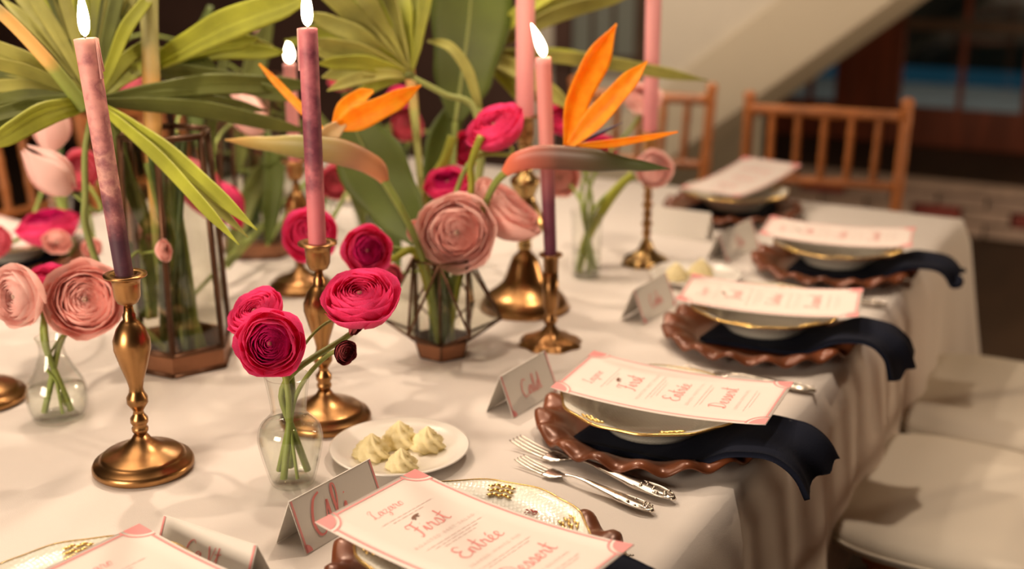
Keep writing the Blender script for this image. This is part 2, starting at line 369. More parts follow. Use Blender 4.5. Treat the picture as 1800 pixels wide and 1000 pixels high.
# ================================================================== TABLE AND CLOTH
X0, X1, Y0, Y1 = -2.30, -.438, -1.6, 3.01
tb = thing('banquet_table', 'long banquet table hidden beneath the white tablecloth', 'table', (0, 0, 0))
MB().box((X0 + .01, Y0 + .01, TZ - .04), (X1 - .01, Y1 - .01, TZ - .006)).build('tabletop', 'brown_rail', tb, False)
for x in (X0 + .12, X1 - .12):
    for y in (Y0 + .15, .7, Y1 - .15): MB().tube([(x, y, 0), (x, y, TZ - .04)], .025).build('leg', 'brown_rail', tb)
def tablecloth():
    nx, ny = 64, 140; V = []; Fc = []
    def zt(x, y):
        return TZ + .0006 * math.sin(21 * x + 3 * math.sin(9 * y)) + .0006 * math.sin(17 * y + 4 * x) - .0012
    for j in range(ny + 1):
        for i in range(nx + 1):
            x = X0 + (X1 - X0) * i / nx; y = Y0 + (Y1 - Y0) * j / ny; V.append(Vector((x, y, zt(x, y))))
    for j in range(ny):
        for i in range(nx): a = j * (nx + 1) + i; Fc.append((a, a + 1, a + nx + 2, a + nx + 1))
    per = [(i, 0) for i in range(nx)] + [(nx, j) for j in range(ny)] + [(nx - i, ny) for i in range(nx)] + [(0, ny - j) for j in range(ny)]
    idx = [j * (nx + 1) + i for i, j in per]; n = len(per); prev = idx; s = 0; arc = []
    for k in range(n): arc.append(s); s += (V[idx[(k + 1) % n]] - V[idx[k]]).length
    drop = .375; K = 12
    for k in range(1, K + 1):
        f = k / K; cur = []
        for m_, (i, j) in enumerate(per):
            nrm = Vector(((i == nx) - (i == 0), (j == ny) - (j == 0), 0)); base = V[idx[m_]]
            corner = nrm.x != 0 and nrm.y != 0
            d0 = min(math.hypot((X1 - base.x), (Y1 - base.y)), 1)
            rip = (.010 * math.sin(arc[m_] * 15) + .008 * math.sin(arc[m_] * 33 + 1)) * f
            flare = .006 + .012 * min(1, f * 6) + .022 * f + rip + (.05 * f * math.exp(-(d0 / .10) ** 2))
            z = TZ - .001 - drop * f - (.004 if k == 1 else 0)
            cur.append(len(V)); V.append(Vector((base.x, base.y, 0)) + nrm.normalized() * flare + Vector((0, 0, z)))
        for m_ in range(n): q = (m_ + 1) % n; Fc.append((prev[m_], cur[m_], cur[q], prev[q]))
        prev = cur
    o = mesh('tablecloth', V, Fc, 'cloth'); return tag(o, 'white linen tablecloth draped over the long banquet table', 'tablecloth')
tablecloth()
# ================================================================== CANDLESTICKS AND CANDLES
def arc_prof(pts, n=6):
    return [(max(p.x, 0.0), p.y) for p in spline([(r, z, 0) for r, z in pts], n)]
PA_BASE = [(.0, .0), (.062, .0), (.0655, .003), (.0655, .008), (.063, .013), (.056, .0145), (.055, .019), (.050, .023), (.036, .027), (.026, .032), (.013, .042), (.008, .050)]
PA_STEM = [(.008, .050), (.0105, .054), (.0107, .058), (.0085, .061), (.0115, .066), (.0112, .072), (.0075, .077), (.0065, .082), (.009, .086), (.0135, .093), (.0135, .101), (.0095, .108), (.0088, .114), (.011, .125), (.0175, .145), (.0235, .168), (.0235, .180), (.018, .195), (.0115, .204), (.008, .207), (.0082, .214), (.0065, .217), (.0055, .226)]
PA_CUP = [(.0055, .226), (.013, .230), (.0165, .238), (.0175, .255), (.0185, .262), (.027, .265), (.027, .2675), (.0145, .2675), (.0135, .25), (.0, .25)]
def candlestick_a(name, label, loc, sc=1.0, mt='brass'):
    t = thing(name, label, 'candlestick', loc, 0, 'brass candlesticks')
    MB().lathe([(r * sc, z * sc) for r, z in PA_BASE], 48).build('base', mt, t)
    MB().lathe([(r * sc, z * sc) for r, z in PA_STEM], 36).build('stem', mt, t)
    MB().lathe([(r * sc, z * sc) for r, z in PA_CUP], 36).build('candle_cup', mt, t); return t
def candle(label, foot, top, r0, r1, mt, lit=True, flame_h=.05, flame_r=.009, tilt=0.0, drip=False):
    foot = Vector(foot); top = Vector(top); t = thing('taper_candle', label, 'candle', foot, 0, 'pink taper candles')
    d = top - foot; n = 30; pts = [d * (i / n) for i in range(n + 1)]; rad = [r0 + (r1 - r0) * i / n for i in range(n + 1)]
    ax = d.normalized(); rim = R.uniform(0, 6)
    pts += [d + ax * .0005, d - ax * .0035, d - ax * .0045]; rad += [r1 * .93, r1 * .72, r1 * .1]
    mb = MB(); mb.tube(pts, rad, 20); L = d.length
    mb.A = [min(1, max(0, v.dot(ax) / L)) for v in mb.V]
    mb.build('wax', mt, t, along=True)
    if drip:
        for k in range(3):
            a = R.uniform(0, 6.28); q = Vector((math.cos(a), math.sin(a), 0)) * r1 * .97; l = R.uniform(.02, .06)
            MB().tube([d + q, d + q - ax * l * .6, d + q - ax * l], [.0018, .0022, .003], 8).build('wax_drip', 'wax_pink', t)
    if lit:
        MB().tube([d - ax * .004, d + ax * .004, d + ax * .009 + RIGHT * .001], .0008, 6).build('wick', 'wick', t)
        n = 14; pr = []
        for i in range(n + 1):
            f = i / n; pr.append((flame_r * .88 * (math.sin(math.pi * min(1, f ** .72)) ** .75) * (1 - .3 * f) + .0002, .002 + f * flame_h))
        mb = MB(); mb.lathe(pr, 16); mb.V = [v + d + RIGHT * (tilt * max(0, v.z) ** 1.5 / flame_h ** .5) for v in mb.V]
        mb.build('flame', 'flame', t)
        pl = bpy.data.lights.new('candle_glow', 'POINT'); pl.energy = .75; pl.color = (1, .66, .32); pl.shadow_soft_size = .012
        lo = bpy.data.objects.new('candle_glow', pl); COL.objects.link(lo); lo.location = foot + d + Vector((0, 0, flame_h * .5)) - FWD * 0
    return t
def up_to(foot, px, py):
    """point at the top of a nearly upright stick that starts at foot and is seen ending at (px, py)"""
    h = height_at(foot[0], foot[1], py); return dep(px, py, depth((foot[0], foot[1], h)))
# A: front left
a = at(253, 822); candlestick_a('brass_candlestick', 'brass candlestick front left with a wide domed foot and bulbous stem', a)
fa = Vector((a.x, a.y, TZ + .2505)); fa = fa + RIGHT * 0.0
candle('marbled pink taper with dark violet bottom, front left, flame at top', fa, up_to(fa, 150, 68), .0112, .0137, 'candle', True, .055, .0088, drip=True)
# B: behind the bud vase
b = at(573, 740); candlestick_a('brass_candlestick', 'brass candlestick right behind the hot pink bud vase, foot by butter plate', b)
fb = Vector((b.x, b.y, TZ + .2505))
candle('pink taper streaked with violet, lit, standing behind the front hot pink flowers', fb, up_to(fb, 541, 50), .0122, .0128, 'candle_b', True, .055, .0098, drip=True)
# C: slim stick with scalloped foot
c = at(967, 603); t = thing('brass_candlestick', 'small slim brass candlestick with scalloped foot, in front of the bell footed one', 'candlestick', c, 0, 'brass candlesticks')
scal = lambda r, z, a: (r * (1 + .05 * math.cos(8 * a)), z)
MB().lathe(arc_prof([(.0, 0), (.05, 0), (.051, .003), (.046, .008), (.035, .011), (.02, .018), (.011, .028), (.008, .034)], 3), 64, fn=scal).build('base', 'brass', t)
hc = height_at(c.x, c.y, 447) - TZ
MB().lathe([(.008, .034), (.012, .04), (.012, .045), (.008, .05), (.0095, .06), (.013, .066), (.0135, .09), (.0125, hc - .03)], 32).build('stem', 'brass', t)
MB().lathe([(.0125, hc - .03), (.013, hc - .005), (.02, hc - .002), (.02, hc + .001), (.013, hc + .001), (.0125, hc - .02), (0, hc - .02)], 32).build('candle_cup', 'brass', t)
fc = Vector((c.x, c.y, TZ + hc - .0195))
candle('slim taper fading from pink to violet, lit, on the small scalloped candlestick', fc, up_to(fc, 955, 102), .0105, .0132, 'candle_c', True, .052, .0105, -.35)
# D: bell foot
d_ = at(922, 540); t = thing('brass_candlestick', 'tall brass candlestick with a wide bell shaped foot, beside the geometric vase', 'candlestick', d_, 0, 'brass candlesticks')
hd = height_at(d_.x, d_.y, 205) - TZ
MB().lathe(arc_prof([(0, 0), (.078, 0), (.0815, .004), (.079, .014), (.070, .026), (.056, .036), (.040, .052), (.031, .075), (.0235, .095), (.014, .106), (.0105, .112)], 4), 48).build('base', 'brass', t)
MB().lathe(arc_prof([(.0105, .112), (.013, .118), (.012, .13), (.020, .137), (.034, .150), (.036, .165), (.027, .19), (.018, .21), (.021, .222), (.027, .24), (.018, .252), (.012, .262), (.011, .29), (.014, hd - .05)], 4), 36).build('stem', 'brass_light', t)
MB().lathe([(.014, hd - .05), (.017, hd - .03), (.0165, hd - .004), (.024, hd - .001), (.024, hd + .002), (.017, hd + .002), (.016, hd - .025), (0, hd - .025)], 32).build('candle_cup', 'brass', t)
fd = Vector((d_.x, d_.y, TZ + hd - .0245)); candle('thick plain pink taper rising out of the frame behind the lit slim one', fd, fd + Vector((0, 0, .30)), .0165, .0165, 'candle_p', True, .05, .009)
# E: knobbly far right
e = at(1135, 463); t = thing('brass_candlestick', 'thin knobbly brass candlestick near the end of the table, beside blank place card', 'candlestick', e, 0, 'brass candlesticks')
he = height_at(e.x, e.y, 232) - TZ
MB().lathe(arc_prof([(0, 0), (.047, 0), (.049, .004), (.044, .012), (.034, .018), (.020, .028), (.012, .045), (.007, .055)], 4), 48, fn=scal).build('base', 'brass_light', t)
pe = [(.007, .055)]; z = .055; k = 0
while z < he - .05:
    pe += [(.0075, z + .004), (.0125 if k % 2 else .010, z + .011), (.0075, z + .018)]; z += .02; k += 1
MB().lathe(pe, 28).build('stem', 'brass', t); zc = pe[-1][1]
MB().lathe([(.0075, zc), (.014, zc + .008), (.016, he - .004), (.021, he - .001), (.021, he + .002), (.0155, he + .002), (.0145, he - .022), (0, he - .022)], 28).build('candle_cup', 'brass', t)
fe = Vector((e.x, e.y, TZ + he - .0215)); candle('pale pink taper in the knobbly candlestick by the end of the table', fe, up_to(fe, 1150, -40), .0140, .0160, 'candle_p', True, .05, .009)
# F: far candle behind palm, G: left edge, H: rear
f_ = at(530, 507); candlestick_a('brass_candlestick', 'distant brass candlestick whose foot shows left of the violet streaked candle', f_, .95)
ff = Vector((f_.x, f_.y, TZ + .2505 * .95)); candle('short pink taper with round blurred flame, behind the palm leaves', ff, up_to(ff, 509, 112), .011, .0118, 'candle_p', True, .042, .012)
g_ = at(-32, 703); candlestick_a('brass_candlestick', 'brass candlestick at the left edge, only its foot in view', g_)
h_ = at(466, 345); candlestick_a('brass_candlestick', 'far brass candlestick across the table hidden by the green stems', h_, .9)
fh = Vector((h_.x, h_.y, TZ + .2505 * .9)); candle('whitish pink unlit taper far behind the bright green leaf', fh, up_to(fh, 456, 26), .010, .0105, 'candle_p', False)
# ================================================================== PLACE SETTINGS
WAVES = 17
def flute(r, z, a):
    k = max(0, min(1, (r - .108) / .05)); c = math.cos(WAVES * a) + .12 * math.cos(7 * a)
    return (r * (1 + .012 * k * c), z + .0065 * k * k * c)
def charger_mesh():
    top = [(0, .0065), (.06, .0065), (.105, .0070), (.112, .0095), (.122, .0175), (.135, .0240), (.150, .0275), (.160, .0270), (.1655, .0235), (.1660, .0205)]
    bot = [(.1635, .0200), (.150, .0225), (.135, .0190), (.122, .0115), (.112, .004), (.105, .0015), (.06, .0015), (0, .0015)]
    return MB().lathe(top + bot, 192, fn=flute)
def plate_thing(label, loc, rz):
    t = thing('rimmed_soup_plate', label, 'plate', loc, rz, 'cream china plates under the menus')
    prof = [(0, .003), (.056, .003), (.059, 0), (.063, 0), (.066, .005), (.084, .019), (.100, .029), (.1265, .0405), (.1275, .0425), (.126, .0432), (.100, .0325), (.086, .0255), (.070, .0125), (.055, .0085), (0, .008)]
    wav = lambda r, z, a: (r * (1 + (.012 * math.cos(12 * a) if r > .11 else 0)), z)
    MB().lathe(prof, 96, fn=wav).build('body', M['scale_china'], t)
    MB().lathe([(.1255, .0395), (.1285, .0405), (.1288, .0432), (.1258, .0440), (.1262, .0437), (.1255, .0395)], 96, fn=wav).build('gilt_rim', 'gold', t)
    def basket(a0):
        mb = MB()
        for q in range(5):
            for s in range(3):
                r0 = .103 + s * .0065 + (q % 2) * .002; a = a0 + (q - 2) * .055
                z = .0342 + (r0 - .100) * .405; c = Vector((r0 * math.cos(a), r0 * math.sin(a), z))
                mb.tube([c + Vector((-math.sin(a) * .004, math.cos(a) * .004, 0)) * s_ + Vector((0, 0, .0006)) for s_ in (-1, 0, 1)], [.0008, .0019, .0006], 6)
        return mb.build('gilt_ornament', 'gold', t)
    for k in range(6): basket(k * math.pi / 3 + .35)
    mb = MB()
    for k in range(36):
        a = R.uniform(0, 6.28); r = .008 * R.random() ** .5
        p = Vector((.093 * math.cos(.9) + r * math.cos(a), .093 * math.sin(.9) + r * math.sin(a), .0318)); mb.lathe([(0, 0), (.0011, .0004), (0, .0012)], 6, p)
    mb.build('painted_rosette', 'coral_ink', t)
    return t
def china_scale():
    m = mat('fish_scale_china', (.72, .72, .64), .22, coat=.4); nt = m.node_tree; n = nt.nodes; l = nt.links
    v = n.new('ShaderNodeTexVoronoi'); v.inputs['Scale'].default_value = 210; v.inputs['Randomness'].default_value = .25
    tc = n.new('ShaderNodeTexCoord'); l.new(tc.outputs['Object'], v.inputs['Vector'])
    rp = n.new('ShaderNodeValToRGB'); rp.color_ramp.elements[0].position = .26; rp.color_ramp.elements[1].position = .34
    rp.color_ramp.elements[0].color = (.86, .84, .78, 1); rp.color_ramp.elements[1].color = (.70, .69, .61, 1)
    l.new(v.outputs['Distance'], rp.inputs[0]); l.new(rp.outputs[0], n['Principled BSDF'].inputs['Base Color'])
    bp = n.new('ShaderNodeBump'); bp.inputs['Strength'].default_value = .25; bp.inputs['Distance'].default_value = .002; bp.invert = True
    l.new(v.outputs['Distance'], bp.inputs['Height']); l.new(bp.outputs[0], n['Principled BSDF'].inputs['Normal']); return m
M['scale_china'] = china_scale()
def napkin_mesh(reach=.0, drop=.075, seed=0):
    """folded napkin strip: flat under the plate, over the charger's rim, tail falling past the table edge"""
    rr = random.Random(seed)
    path = [(-.075, .0105), (.0, .0105), (.08, .0115), (.112, .0200), (.140, .0350), (.165, .0395), (.185 + reach, .0395), (.204 + reach, .031), (.217 + reach, .017), (.226 + reach, .020 - drop)]
    P = spline([(x, 0, z) for x, z in path], 6); N = len(P); mb = MB(); J = 18; V = []; Fc = []
    ph = rr.uniform(0, 6)
    for lay in (0, 1):
        for i, p in enumerate(P):
            f = i / (N - 1); tail = max(0, (f - .62) / .38); w = .104 - .042 * min(1, f * 1.6) + .004 * tail
            t = (P[min(i + 1, N - 1)] - P[max(i - 1, 0)]).normalized(); nm = Vector((-t.z, 0, t.x))
            for j in range(J + 1):
                y = (2 * j / J - 1)
                lift = .0035 + (.006 * tail * math.sin(3.2 * y + ph) + .002 * tail * math.sin(8 * y + 1)) + (.003 * math.sin(4 * y + 7 * f + ph) if .3 < f else 0) * min(1, f)
                jag = (.004 * math.sin(9 * y + ph) - .006 * y) * tail * tail
                V.append(p + nm * (lift * (1 if lay else 1) - (.0035 if lay == 0 else 0) + .0035 * (lay == 1)) + t * jag + Vector((0, y * w * (1 - .03 * lay) + .012 * tail * tail, 0)))
    A = N * (J + 1)
    for i in range(N - 1):
        for j in range(J):
            a_ = i * (J + 1) + j; Fc.append((a_, a_ + J + 1, a_ + J + 2, a_ + 1)); Fc.append((A + a_, A + a_ + 1, A + a_ + J + 2, A + a_ + J + 1))
        for j in (0, J):
            a_ = i * (J + 1) + j; q = (a_, A + a_, A + a_ + J + 1, a_ + J + 1); Fc.append(q if j else tuple(reversed(q)))
    for j in range(J):
        for i in (0, N - 1):
            a_ = i * (J + 1) + j; q = (a_, a_ + 1, A + a_ + 1, A + a_); Fc.append(q)
    return mb.add(V, Fc)
# ------------------------------------------------------------------ handwriting
GL = {
 'a': ([[(0, .06), (.18, .3), (.40, .44), (.22, .48), (.07, .27), (.13, .03), (.30, .14), (.42, .46), (.41, .12), (.49, .02), (.58, .08)]], .55),
 'e': ([[(0, .08), (.22, .24), (.31, .40), (.20, .48), (.09, .30), (.12, .06), (.26, .01), (.42, .10)]], .40),
 'i': ([[(0, .08), (.14, .46), (.14, .12), (.21, .01), (.32, .09)], [(.17, .66), (.185, .70)]], .31),
 'r': ([[(0, .08), (.12, .52), (.17, .41), (.30, .43), (.28, .12), (.35, .02), (.46, .09)]], .44),
 's': ([[(0, .06), (.20, .52), (.30, .20), (.20, .0), (.05, .06)], [(.20, 0), (.42, .09)]], .39),
 't': ([[(0, .08), (.15, .5), (.22, .98)], [(.22, .98), (.17, .3), (.24, .03), (.40, .09)], [(.0, .60), (.2, .62), (.42, .70)]], .38),
 'n': ([[(0, .08), (.08, .46), (.07, .02)], [(.07, .22), (.20, .46), (.32, .42), (.31, .12), (.39, .01), (.50, .09)]], .48),
 'z': ([[(0, .38), (.12, .47), (.30, .42), (.08, .05), (.25, .0), (.22, -.30), (.07, -.42), (.02, -.28), (.20, -.08), (.42, .10)]], .40),
 'o': ([[(0, .08), (.22, .46), (.07, .30), (.10, .03), (.28, .05), (.34, .30), (.22, .46), (.42, .40)]], .40),
 'l': ([[(0, .08), (.20, .6), (.24, .95), (.15, 1.02), (.09, .75), (.12, .2), (.20, .01), (.32, .09)]], .29),
 'd': ([[(0, .06), (.36, .44), (.2, .47), (.06, .25), (.14, .02), (.3, .14), (.44, 1.0), (.41, .2), (.48, .02), (.56, .09)]], .54),
 'L': ([[(.02, .70), (.10, .90), (.30, 1.0), (.38, .86), (.24, .72), (.16, .5), (.10, .10), (-.02, .0), (-.08, .08), (.08, .09), (.3, -.03), (.56, .06)]], .54),
 'F': ([[(.10, .68), (.02, .80), (.10, .95), (.30, .95), (.48, .96), (.62, 1.04)], [(.34, .94), (.30, .5), (.20, .05), (.05, -.14), (-.02, -.06)], [(.12, .46), (.28, .50), (.46, .54)]], .52),
 'E': ([[(.50, .86), (.34, 1.0), (.12, .88), (.16, .62), (.34, .54), (.12, .46), (-.02, .22), (.14, .0), (.40, .03), (.58, .16)]], .56),
 'D': ([[(.24, .92), (.18, .4), (.14, .06), (0, .02), (.02, .12), (.22, .0), (.54, .22), (.60, .66), (.34, .96), (.02, .88)]], .66),
 'A': ([[(.44, 1.0), (.20, .86), (.02, .42), (.08, .06), (.24, -.02), (.40, .12), (.56, .55), (.62, .72), (.62, .3), (.66, .03), (.78, .09)]], .76),
 'C': ([[(.50, .84), (.36, 1.0), (.10, .82), (-.02, .40), (.12, .02), (.38, .02), (.56, .12)]], .55),
 'V': ([[(0, .92), (.10, .4), (.16, .02), (.30, .5), (.42, .95)]], .46),
 ' ': ([], .35)}
def write(word, size, put, width=.055):
    """strokes of a handwritten word as flat ribbons; put(x, y) gives the point on the paper"""
    mb = MB(); x = 0; tot = sum(GL[ch][1] for ch in word)
    for ch in word:
        strokes, adv = GL[ch]
        for st in strokes:
            P = spline([((x + px - tot / 2), py, 0) for px, py in st], 5); N = len(P); V = []
            for i, p in enumerate(P):
                t = (P[min(i + 1, N - 1)] - P[max(i - 1, 0)]).normalized(); nn = Vector((-t.y, t.x, 0))
                w = width * (.55 + .6 * max(0, -t.y)) * .5
                for s_ in (-1, 1): q = p + nn * w * s_; V.append(put(q.x * size, q.y * size))
            mb.add(V, [(2 * i, 2 * i + 1, 2 * i + 3, 2 * i + 2) for i in range(N - 1)])
        x += adv
    return mb
def printed(text, size, put):
    cu = bpy.data.curves.new('t', 'FONT'); cu.body = text; cu.size = size; cu.align_x = 'CENTER'; cu.space_character = 1.5; cu.resolution_u = 2
    o = bpy.data.objects.new('t', cu); COL.objects.link(o); bpy.context.view_layer.update()
    me = bpy.data.meshes.new_from_object(o.evaluated_get(bpy.context.evaluated_depsgraph_get()))
    V = [put(v.co.x, v.co.y) for v in me.vertices]; Fc = [tuple(p.vertices) for p in me.polygons]
    bpy.data.objects.remove(o); bpy.data.meshes.remove(me); mb = MB(); mb.add(V, Fc); return mb
ML, MW = .301, .164
def menu_thing(label, loc, rz, tilt=0.0, curl=.010):
    t = thing('menu_card', label, 'menu', loc, rz, 'menu cards laid on the plates'); t.rotation_euler = (0, tilt, rz)
    zf = lambda u, v, h: Vector((u, v, curl * (2 * u / ML) ** 2 + h))
    nu, nv = 24, 6; V = []; Fc = []
    for lay, h in ((0, 0), (1, .0007)):
        for i in range(nu + 1):
            for j in range(nv + 1): V.append(zf(ML * (i / nu - .5), MW * (j / nv - .5), h))
    k = (nu + 1) * (nv + 1)
    for i in range(nu):
        for j in range(nv):
            a_ = i * (nv + 1) + j; Fc.append((a_, a_ + 1, a_ + nv + 2, a_ + nv + 1)); Fc.append((k + a_, k + a_ + nv + 1, k + a_ + nv + 2, k + a_ + 1))
        for j in (0, nv): a_ = i * (nv + 1) + j; Fc.append((a_, a_ + nv + 1, k + a_ + nv + 1, k + a_))
    for j in range(nv):
        for i in (0, nu): a_ = i * (nv + 1) + j; Fc.append((a_, a_ + 1, k + a_ + 1, k + a_))
    mesh('sheet', V, Fc, 'paper', t)
    H1 = .0012
    mb = MB(); r_in = .027
    for s_ in (-1, 1):                         # printed border lines stop at the corner rings
        for a_, b_ in ((.0045, .0068),):
            n = 20; xs = [(-ML / 2 + r_in) + (ML - 2 * r_in) * i / n for i in range(n + 1)]
            V = []
            for x in xs: V += [zf(x, s_ * (MW / 2 - a_), H1), zf(x, s_ * (MW / 2 - b_), H1)]
            mb.add(V, [(2 * i, 2 * i + 1, 2 * i + 3, 2 * i + 2) for i in range(n)])
            ys = [(-MW / 2 + r_in) + (MW - 2 * r_in) * i / n for i in range(n + 1)]; V = []
            for y in ys: V += [zf(s_ * (ML / 2 - a_), y, H1), zf(s_ * (ML / 2 - b_), y, H1)]
            mb.add(V, [(2 * i, 2 * i + 1, 2 * i + 3, 2 * i + 2) for i in range(n)])
    mb.build('printed_border', 'pink_ink', t, False)
    for sx in (-1, 1):
        for sy in (-1, 1):
            mb = MB(); n = 10; cx, cy = sx * (ML / 2 - .0008), sy * (MW / 2 - .0008)
            arc = lambda r: [zf(cx - sx * r * math.cos(q * math.pi / 2 / n), cy - sy * r * math.sin(q * math.pi / 2 / n), H1) for q in range(n + 1)]
            a0 = arc(.0215); mb.add([zf(cx, cy, H1)] + a0, [(0, i + 1, i + 2) for i in range(n)])
            a1, a2 = arc(.0255), arc(.0275); mb.add(a1 + a2, [(i, i + 1, n + 2 + i, n + 1 + i) for i in range(n)])
            mb.build('corner_ornament', 'pink_ink', t, False)
    put = lambda u0, v0: (lambda x, y: zf(u0 - y, v0 + x, H1))
    write('Lazaro', .0165, put(-.108, -.008), .05).build('heading', 'pink_ink', t, False)
    write('First', .026, put(-.050, .002), .065).build('course_name', 'coral_ink', t, False)
    write('Entrée'.replace('é', 'e'), .025, put(.018, .002), .065).add([zf(.018 - .0145 - .005 * q, .0185 + .0018 * s_ + .0035 * q, H1) for q in (0, 1) for s_ in (0, 1)], [(0, 1, 3, 2)]).build('course_name', 'coral_ink', t, False)
    write('Dessert', .025, put(.084, .002), .065).build('course_name', 'coral_ink', t, False)
    for u0, tx in ((-.034, 'ROASTED BEET SALAD'), (.034, 'SEARED WHITE FIN'), (.100, 'LEMON BRIOCHE')):
        printed(tx, .0068, put(u0, 0)).build('caption', 'faint_ink', t, False)
    mb = MB()
    for u0, ws in ((-.094, (.074, .05)), (-.026, (.086, .07, .05)), (.043, (.086, .066)), (.109, (.08, .05))):
        for q, w_ in enumerate(ws):
            x = -w_ / 2
            while x < w_ / 2:
                l_ = R.uniform(.004, .010); uu = u0 + q * .0048
                mb.add([zf(uu, x, H1), zf(uu, x + l_, H1), zf(uu + .0011, x + l_, H1), zf(uu + .0011, x, H1)], [(0, 1, 2, 3)]); x += l_ + .0022
    o = mb.build('fine_print', 'faint_ink', t, False); o['kind'] = 'stuff'
    em = [(-.009, -.002), (-.0075, .0025), (-.004, .0045), (.001, .006), (.006, .0058), (.0095, .0048), (.0085, .0028), (.0045, .0022), (.0050, -.0005), (.0065, -.0020), (.0030, -.0018), (.001, .0005), (-.002, -.001), (-.0045, -.005), (-.0075, -.0045), (-.0055, -.001)]
    p = put(-.0795, .002); mb = MB(); mb.add([p(x * .8, y * .8) for x, y in em], [tuple(range(len(em)))]); mb.build('emblem', 'brown_ink', t, False)
    return t
def fork_thing(label, loc, rz, sc=1.0):
    t = thing('dinner_fork', label, 'fork', loc, rz, 'silver forks'); z0 = .0035
    for k in range(4):
        y = (k - 1.5) * .0062
        MB().tube(spline([(.0, y * .95, z0 + .006), (.02, y, z0 + .002), (.042, y, z0), (.052, y * .95, z0)], 4), [.0007] + [.0013] * 11 + [.0017], 6).build('tine', 'silver', t)
    mb = MB(); rad = interp([.0128, .0122, .0085, .0040, .0032], 16)
    mb.tube(spline([(.048, 0, z0), (.062, 0, z0 + .0006), (.072, 0, z0 + .003), (.082, 0, z0 + .006)], 5), rad, 12, .22)
    mb.build('fork_head', 'silver', t)
    P = spline([(.078, 0, z0 + .006), (.10, 0, z0 + .0085), (.135, 0, z0 + .006), (.17, 0, z0 + .003), (.208, 0, z0 + .0015)], 8)
    MB().tube(P, interp([.0034, .0026, .0032, .0052, .0072, .0095, .0080, .003], len(P)), 12, .5).build('handle', 'silver', t)
    mb = MB()
    for k in range(26):
        x = R.uniform(.150, .206); w_ = .0085 * min(1, (x - .135) / .05); y = R.uniform(-w_, w_)
        mb.lathe([(0, -.001), (.0022, .0), (.0016, .0012), (0, .0017)], 7, (x, y, z0 + .0040 + R.uniform(0, .0022)))
    for s_ in (-1, 1): mb.tube(spline([(.15, s_ * .003, z0 + .006), (.17, s_ * .0075, z0 + .005), (.19, s_ * .0095, z0 + .004), (.205, s_ * .0055, z0 + .003), (.21, 0, z0 + .003)], 4), .0014, 6)
    mb.lathe([(0, -.002), (.0045, 0), (.003, .0025), (0, .003)], 10, (.2085, 0, z0 + .001))
    mb.build('handle_ornament', 'silver', t); t.scale = (sc, sc, sc); return t
def knife_thing(label, loc, rz):
    t = thing('table_knife', label, 'knife', loc, rz, 'silver knives')
    P = spline([(0, .001, .002), (.03, .0, .002), (.08, 0, .002), (.12, 0, .0025)], 6)
    MB().tube(P, interp([.002, .009, .0095, .0075], len(P)), 10, .16).build('blade', 'silver', t)
    P = spline([(.118, 0, .0045), (.15, 0, .006), (.19, 0, .006), (.222, 0, .005)], 7)
    MB().tube(P, interp([.0045, .0050, .0065, .0085, .004], len(P)), 12, .7).build('handle', 'silver', t)
    mb = MB()
    for k in range(30):
        x = R.uniform(.16, .222); y = R.uniform(-.0078, .0078); mb.lathe([(0, -.001), (.0022, 0), (.0016, .0012), (0, .0017)], 7, (x, y, .0085 + R.uniform(-.001, .001)))
    mb.build('handle_ornament', 'silver', t); return t
NEAR = 'nearest menu'
PL = [  # centre of the charger, of the plate, of the menu, menu angle, words
    ((-.900, .725), (-.900, .725), (-.805, .752), -6, 'at bottom left, cut by the frame'),
    ((-.605, 1.010), (-.612, 1.005), (-.597, .981), -7.5, 'nearest complete one, lettering sharp'),
    ((-.592, 1.466), (-.590, 1.456), (-.571, 1.480), 4, 'second from the front, beyond two forks'),
    ((-.586, 1.915), (-.586, 1.940), (-.583, 1.957), 11, 'third from front, before distant butter plate'),
    ((-.588, 2.400), (-.588, 2.415), (-.597, 2.452), 9, 'fourth from front, near the table corner'),
    ((-.935, 2.770), (-.935, 2.785), (-.935, 2.83), 90, 'at the table end, before bamboo chair'),
    ((-2.105, 1.62), (-2.105, 1.62), (-2.1, 1.62), 180, 'across the table at left edge')]
ch0 = np0 = pl0 = mn0 = None
for k, (cc, pc, mc, ang, wd) in enumerate(PL):
    base = 0 if k < 5 else (90 if k == 5 else 180); rz = math.radians(base)
    lc = 'scalloped copper charger, ' + wd; ln = 'navy napkin under the plate, ' + wd
    lp = 'cream gilt rimmed plate, ' + wd; lm = 'blush menu card with coral script, ' + wd
    if pl0 is None:
        pl0 = plate_thing(lp, (0, 0, 0), 0); mn0 = menu_thing(lm, (0, 0, 0), 0); p_, m_ = pl0, mn0
    else: p_ = copy_tree(pl0, label=lp); m_ = copy_tree(mn0, label=lm)
    p_.location = (*pc, TZ + (.0185 if k else .0005)); p_.rotation_euler = (0, 0, rz + .4 * k)
    m_.location = (*mc, TZ + (.0645 if k else .0465)); m_.rotation_euler = (0, 0, math.radians(ang))
    if k == 5: m_.rotation_euler = (0, math.radians(-6), math.radians(78)); m_.location.z += .012
    if k == 0: continue
    if ch0 is None: ch0 = c_ = charger_mesh().build('scalloped_charger', 'copper', None); tag(ch0, lc, 'charger', 'scalloped chargers')
    else: c_ = copy_tree(ch0, label=lc)
    c_.location = (*cc, TZ); c_.rotation_euler = (0, 0, rz + .1 * k)
    n_ = napkin_mesh((0, .004, .010, .014, .02, 0, 0)[k], (.03, .02, .022, .03, .0, .02, .02)[k], k).build('linen_napkin', 'navy', None); tag(n_, ln, 'napkin', 'navy napkins')
    n_.location = (*pc, TZ); n_.rotation_euler = (0, 0, rz + math.radians((0, -3, -4, -3, 2, 0, 0)[k]))
def lay(fn, label, tip, end):
    a_, b_ = at(*tip), at(*end); v = b_ - a_; return fn(label, a_, math.atan2(v.y, v.x), v.length / .213)
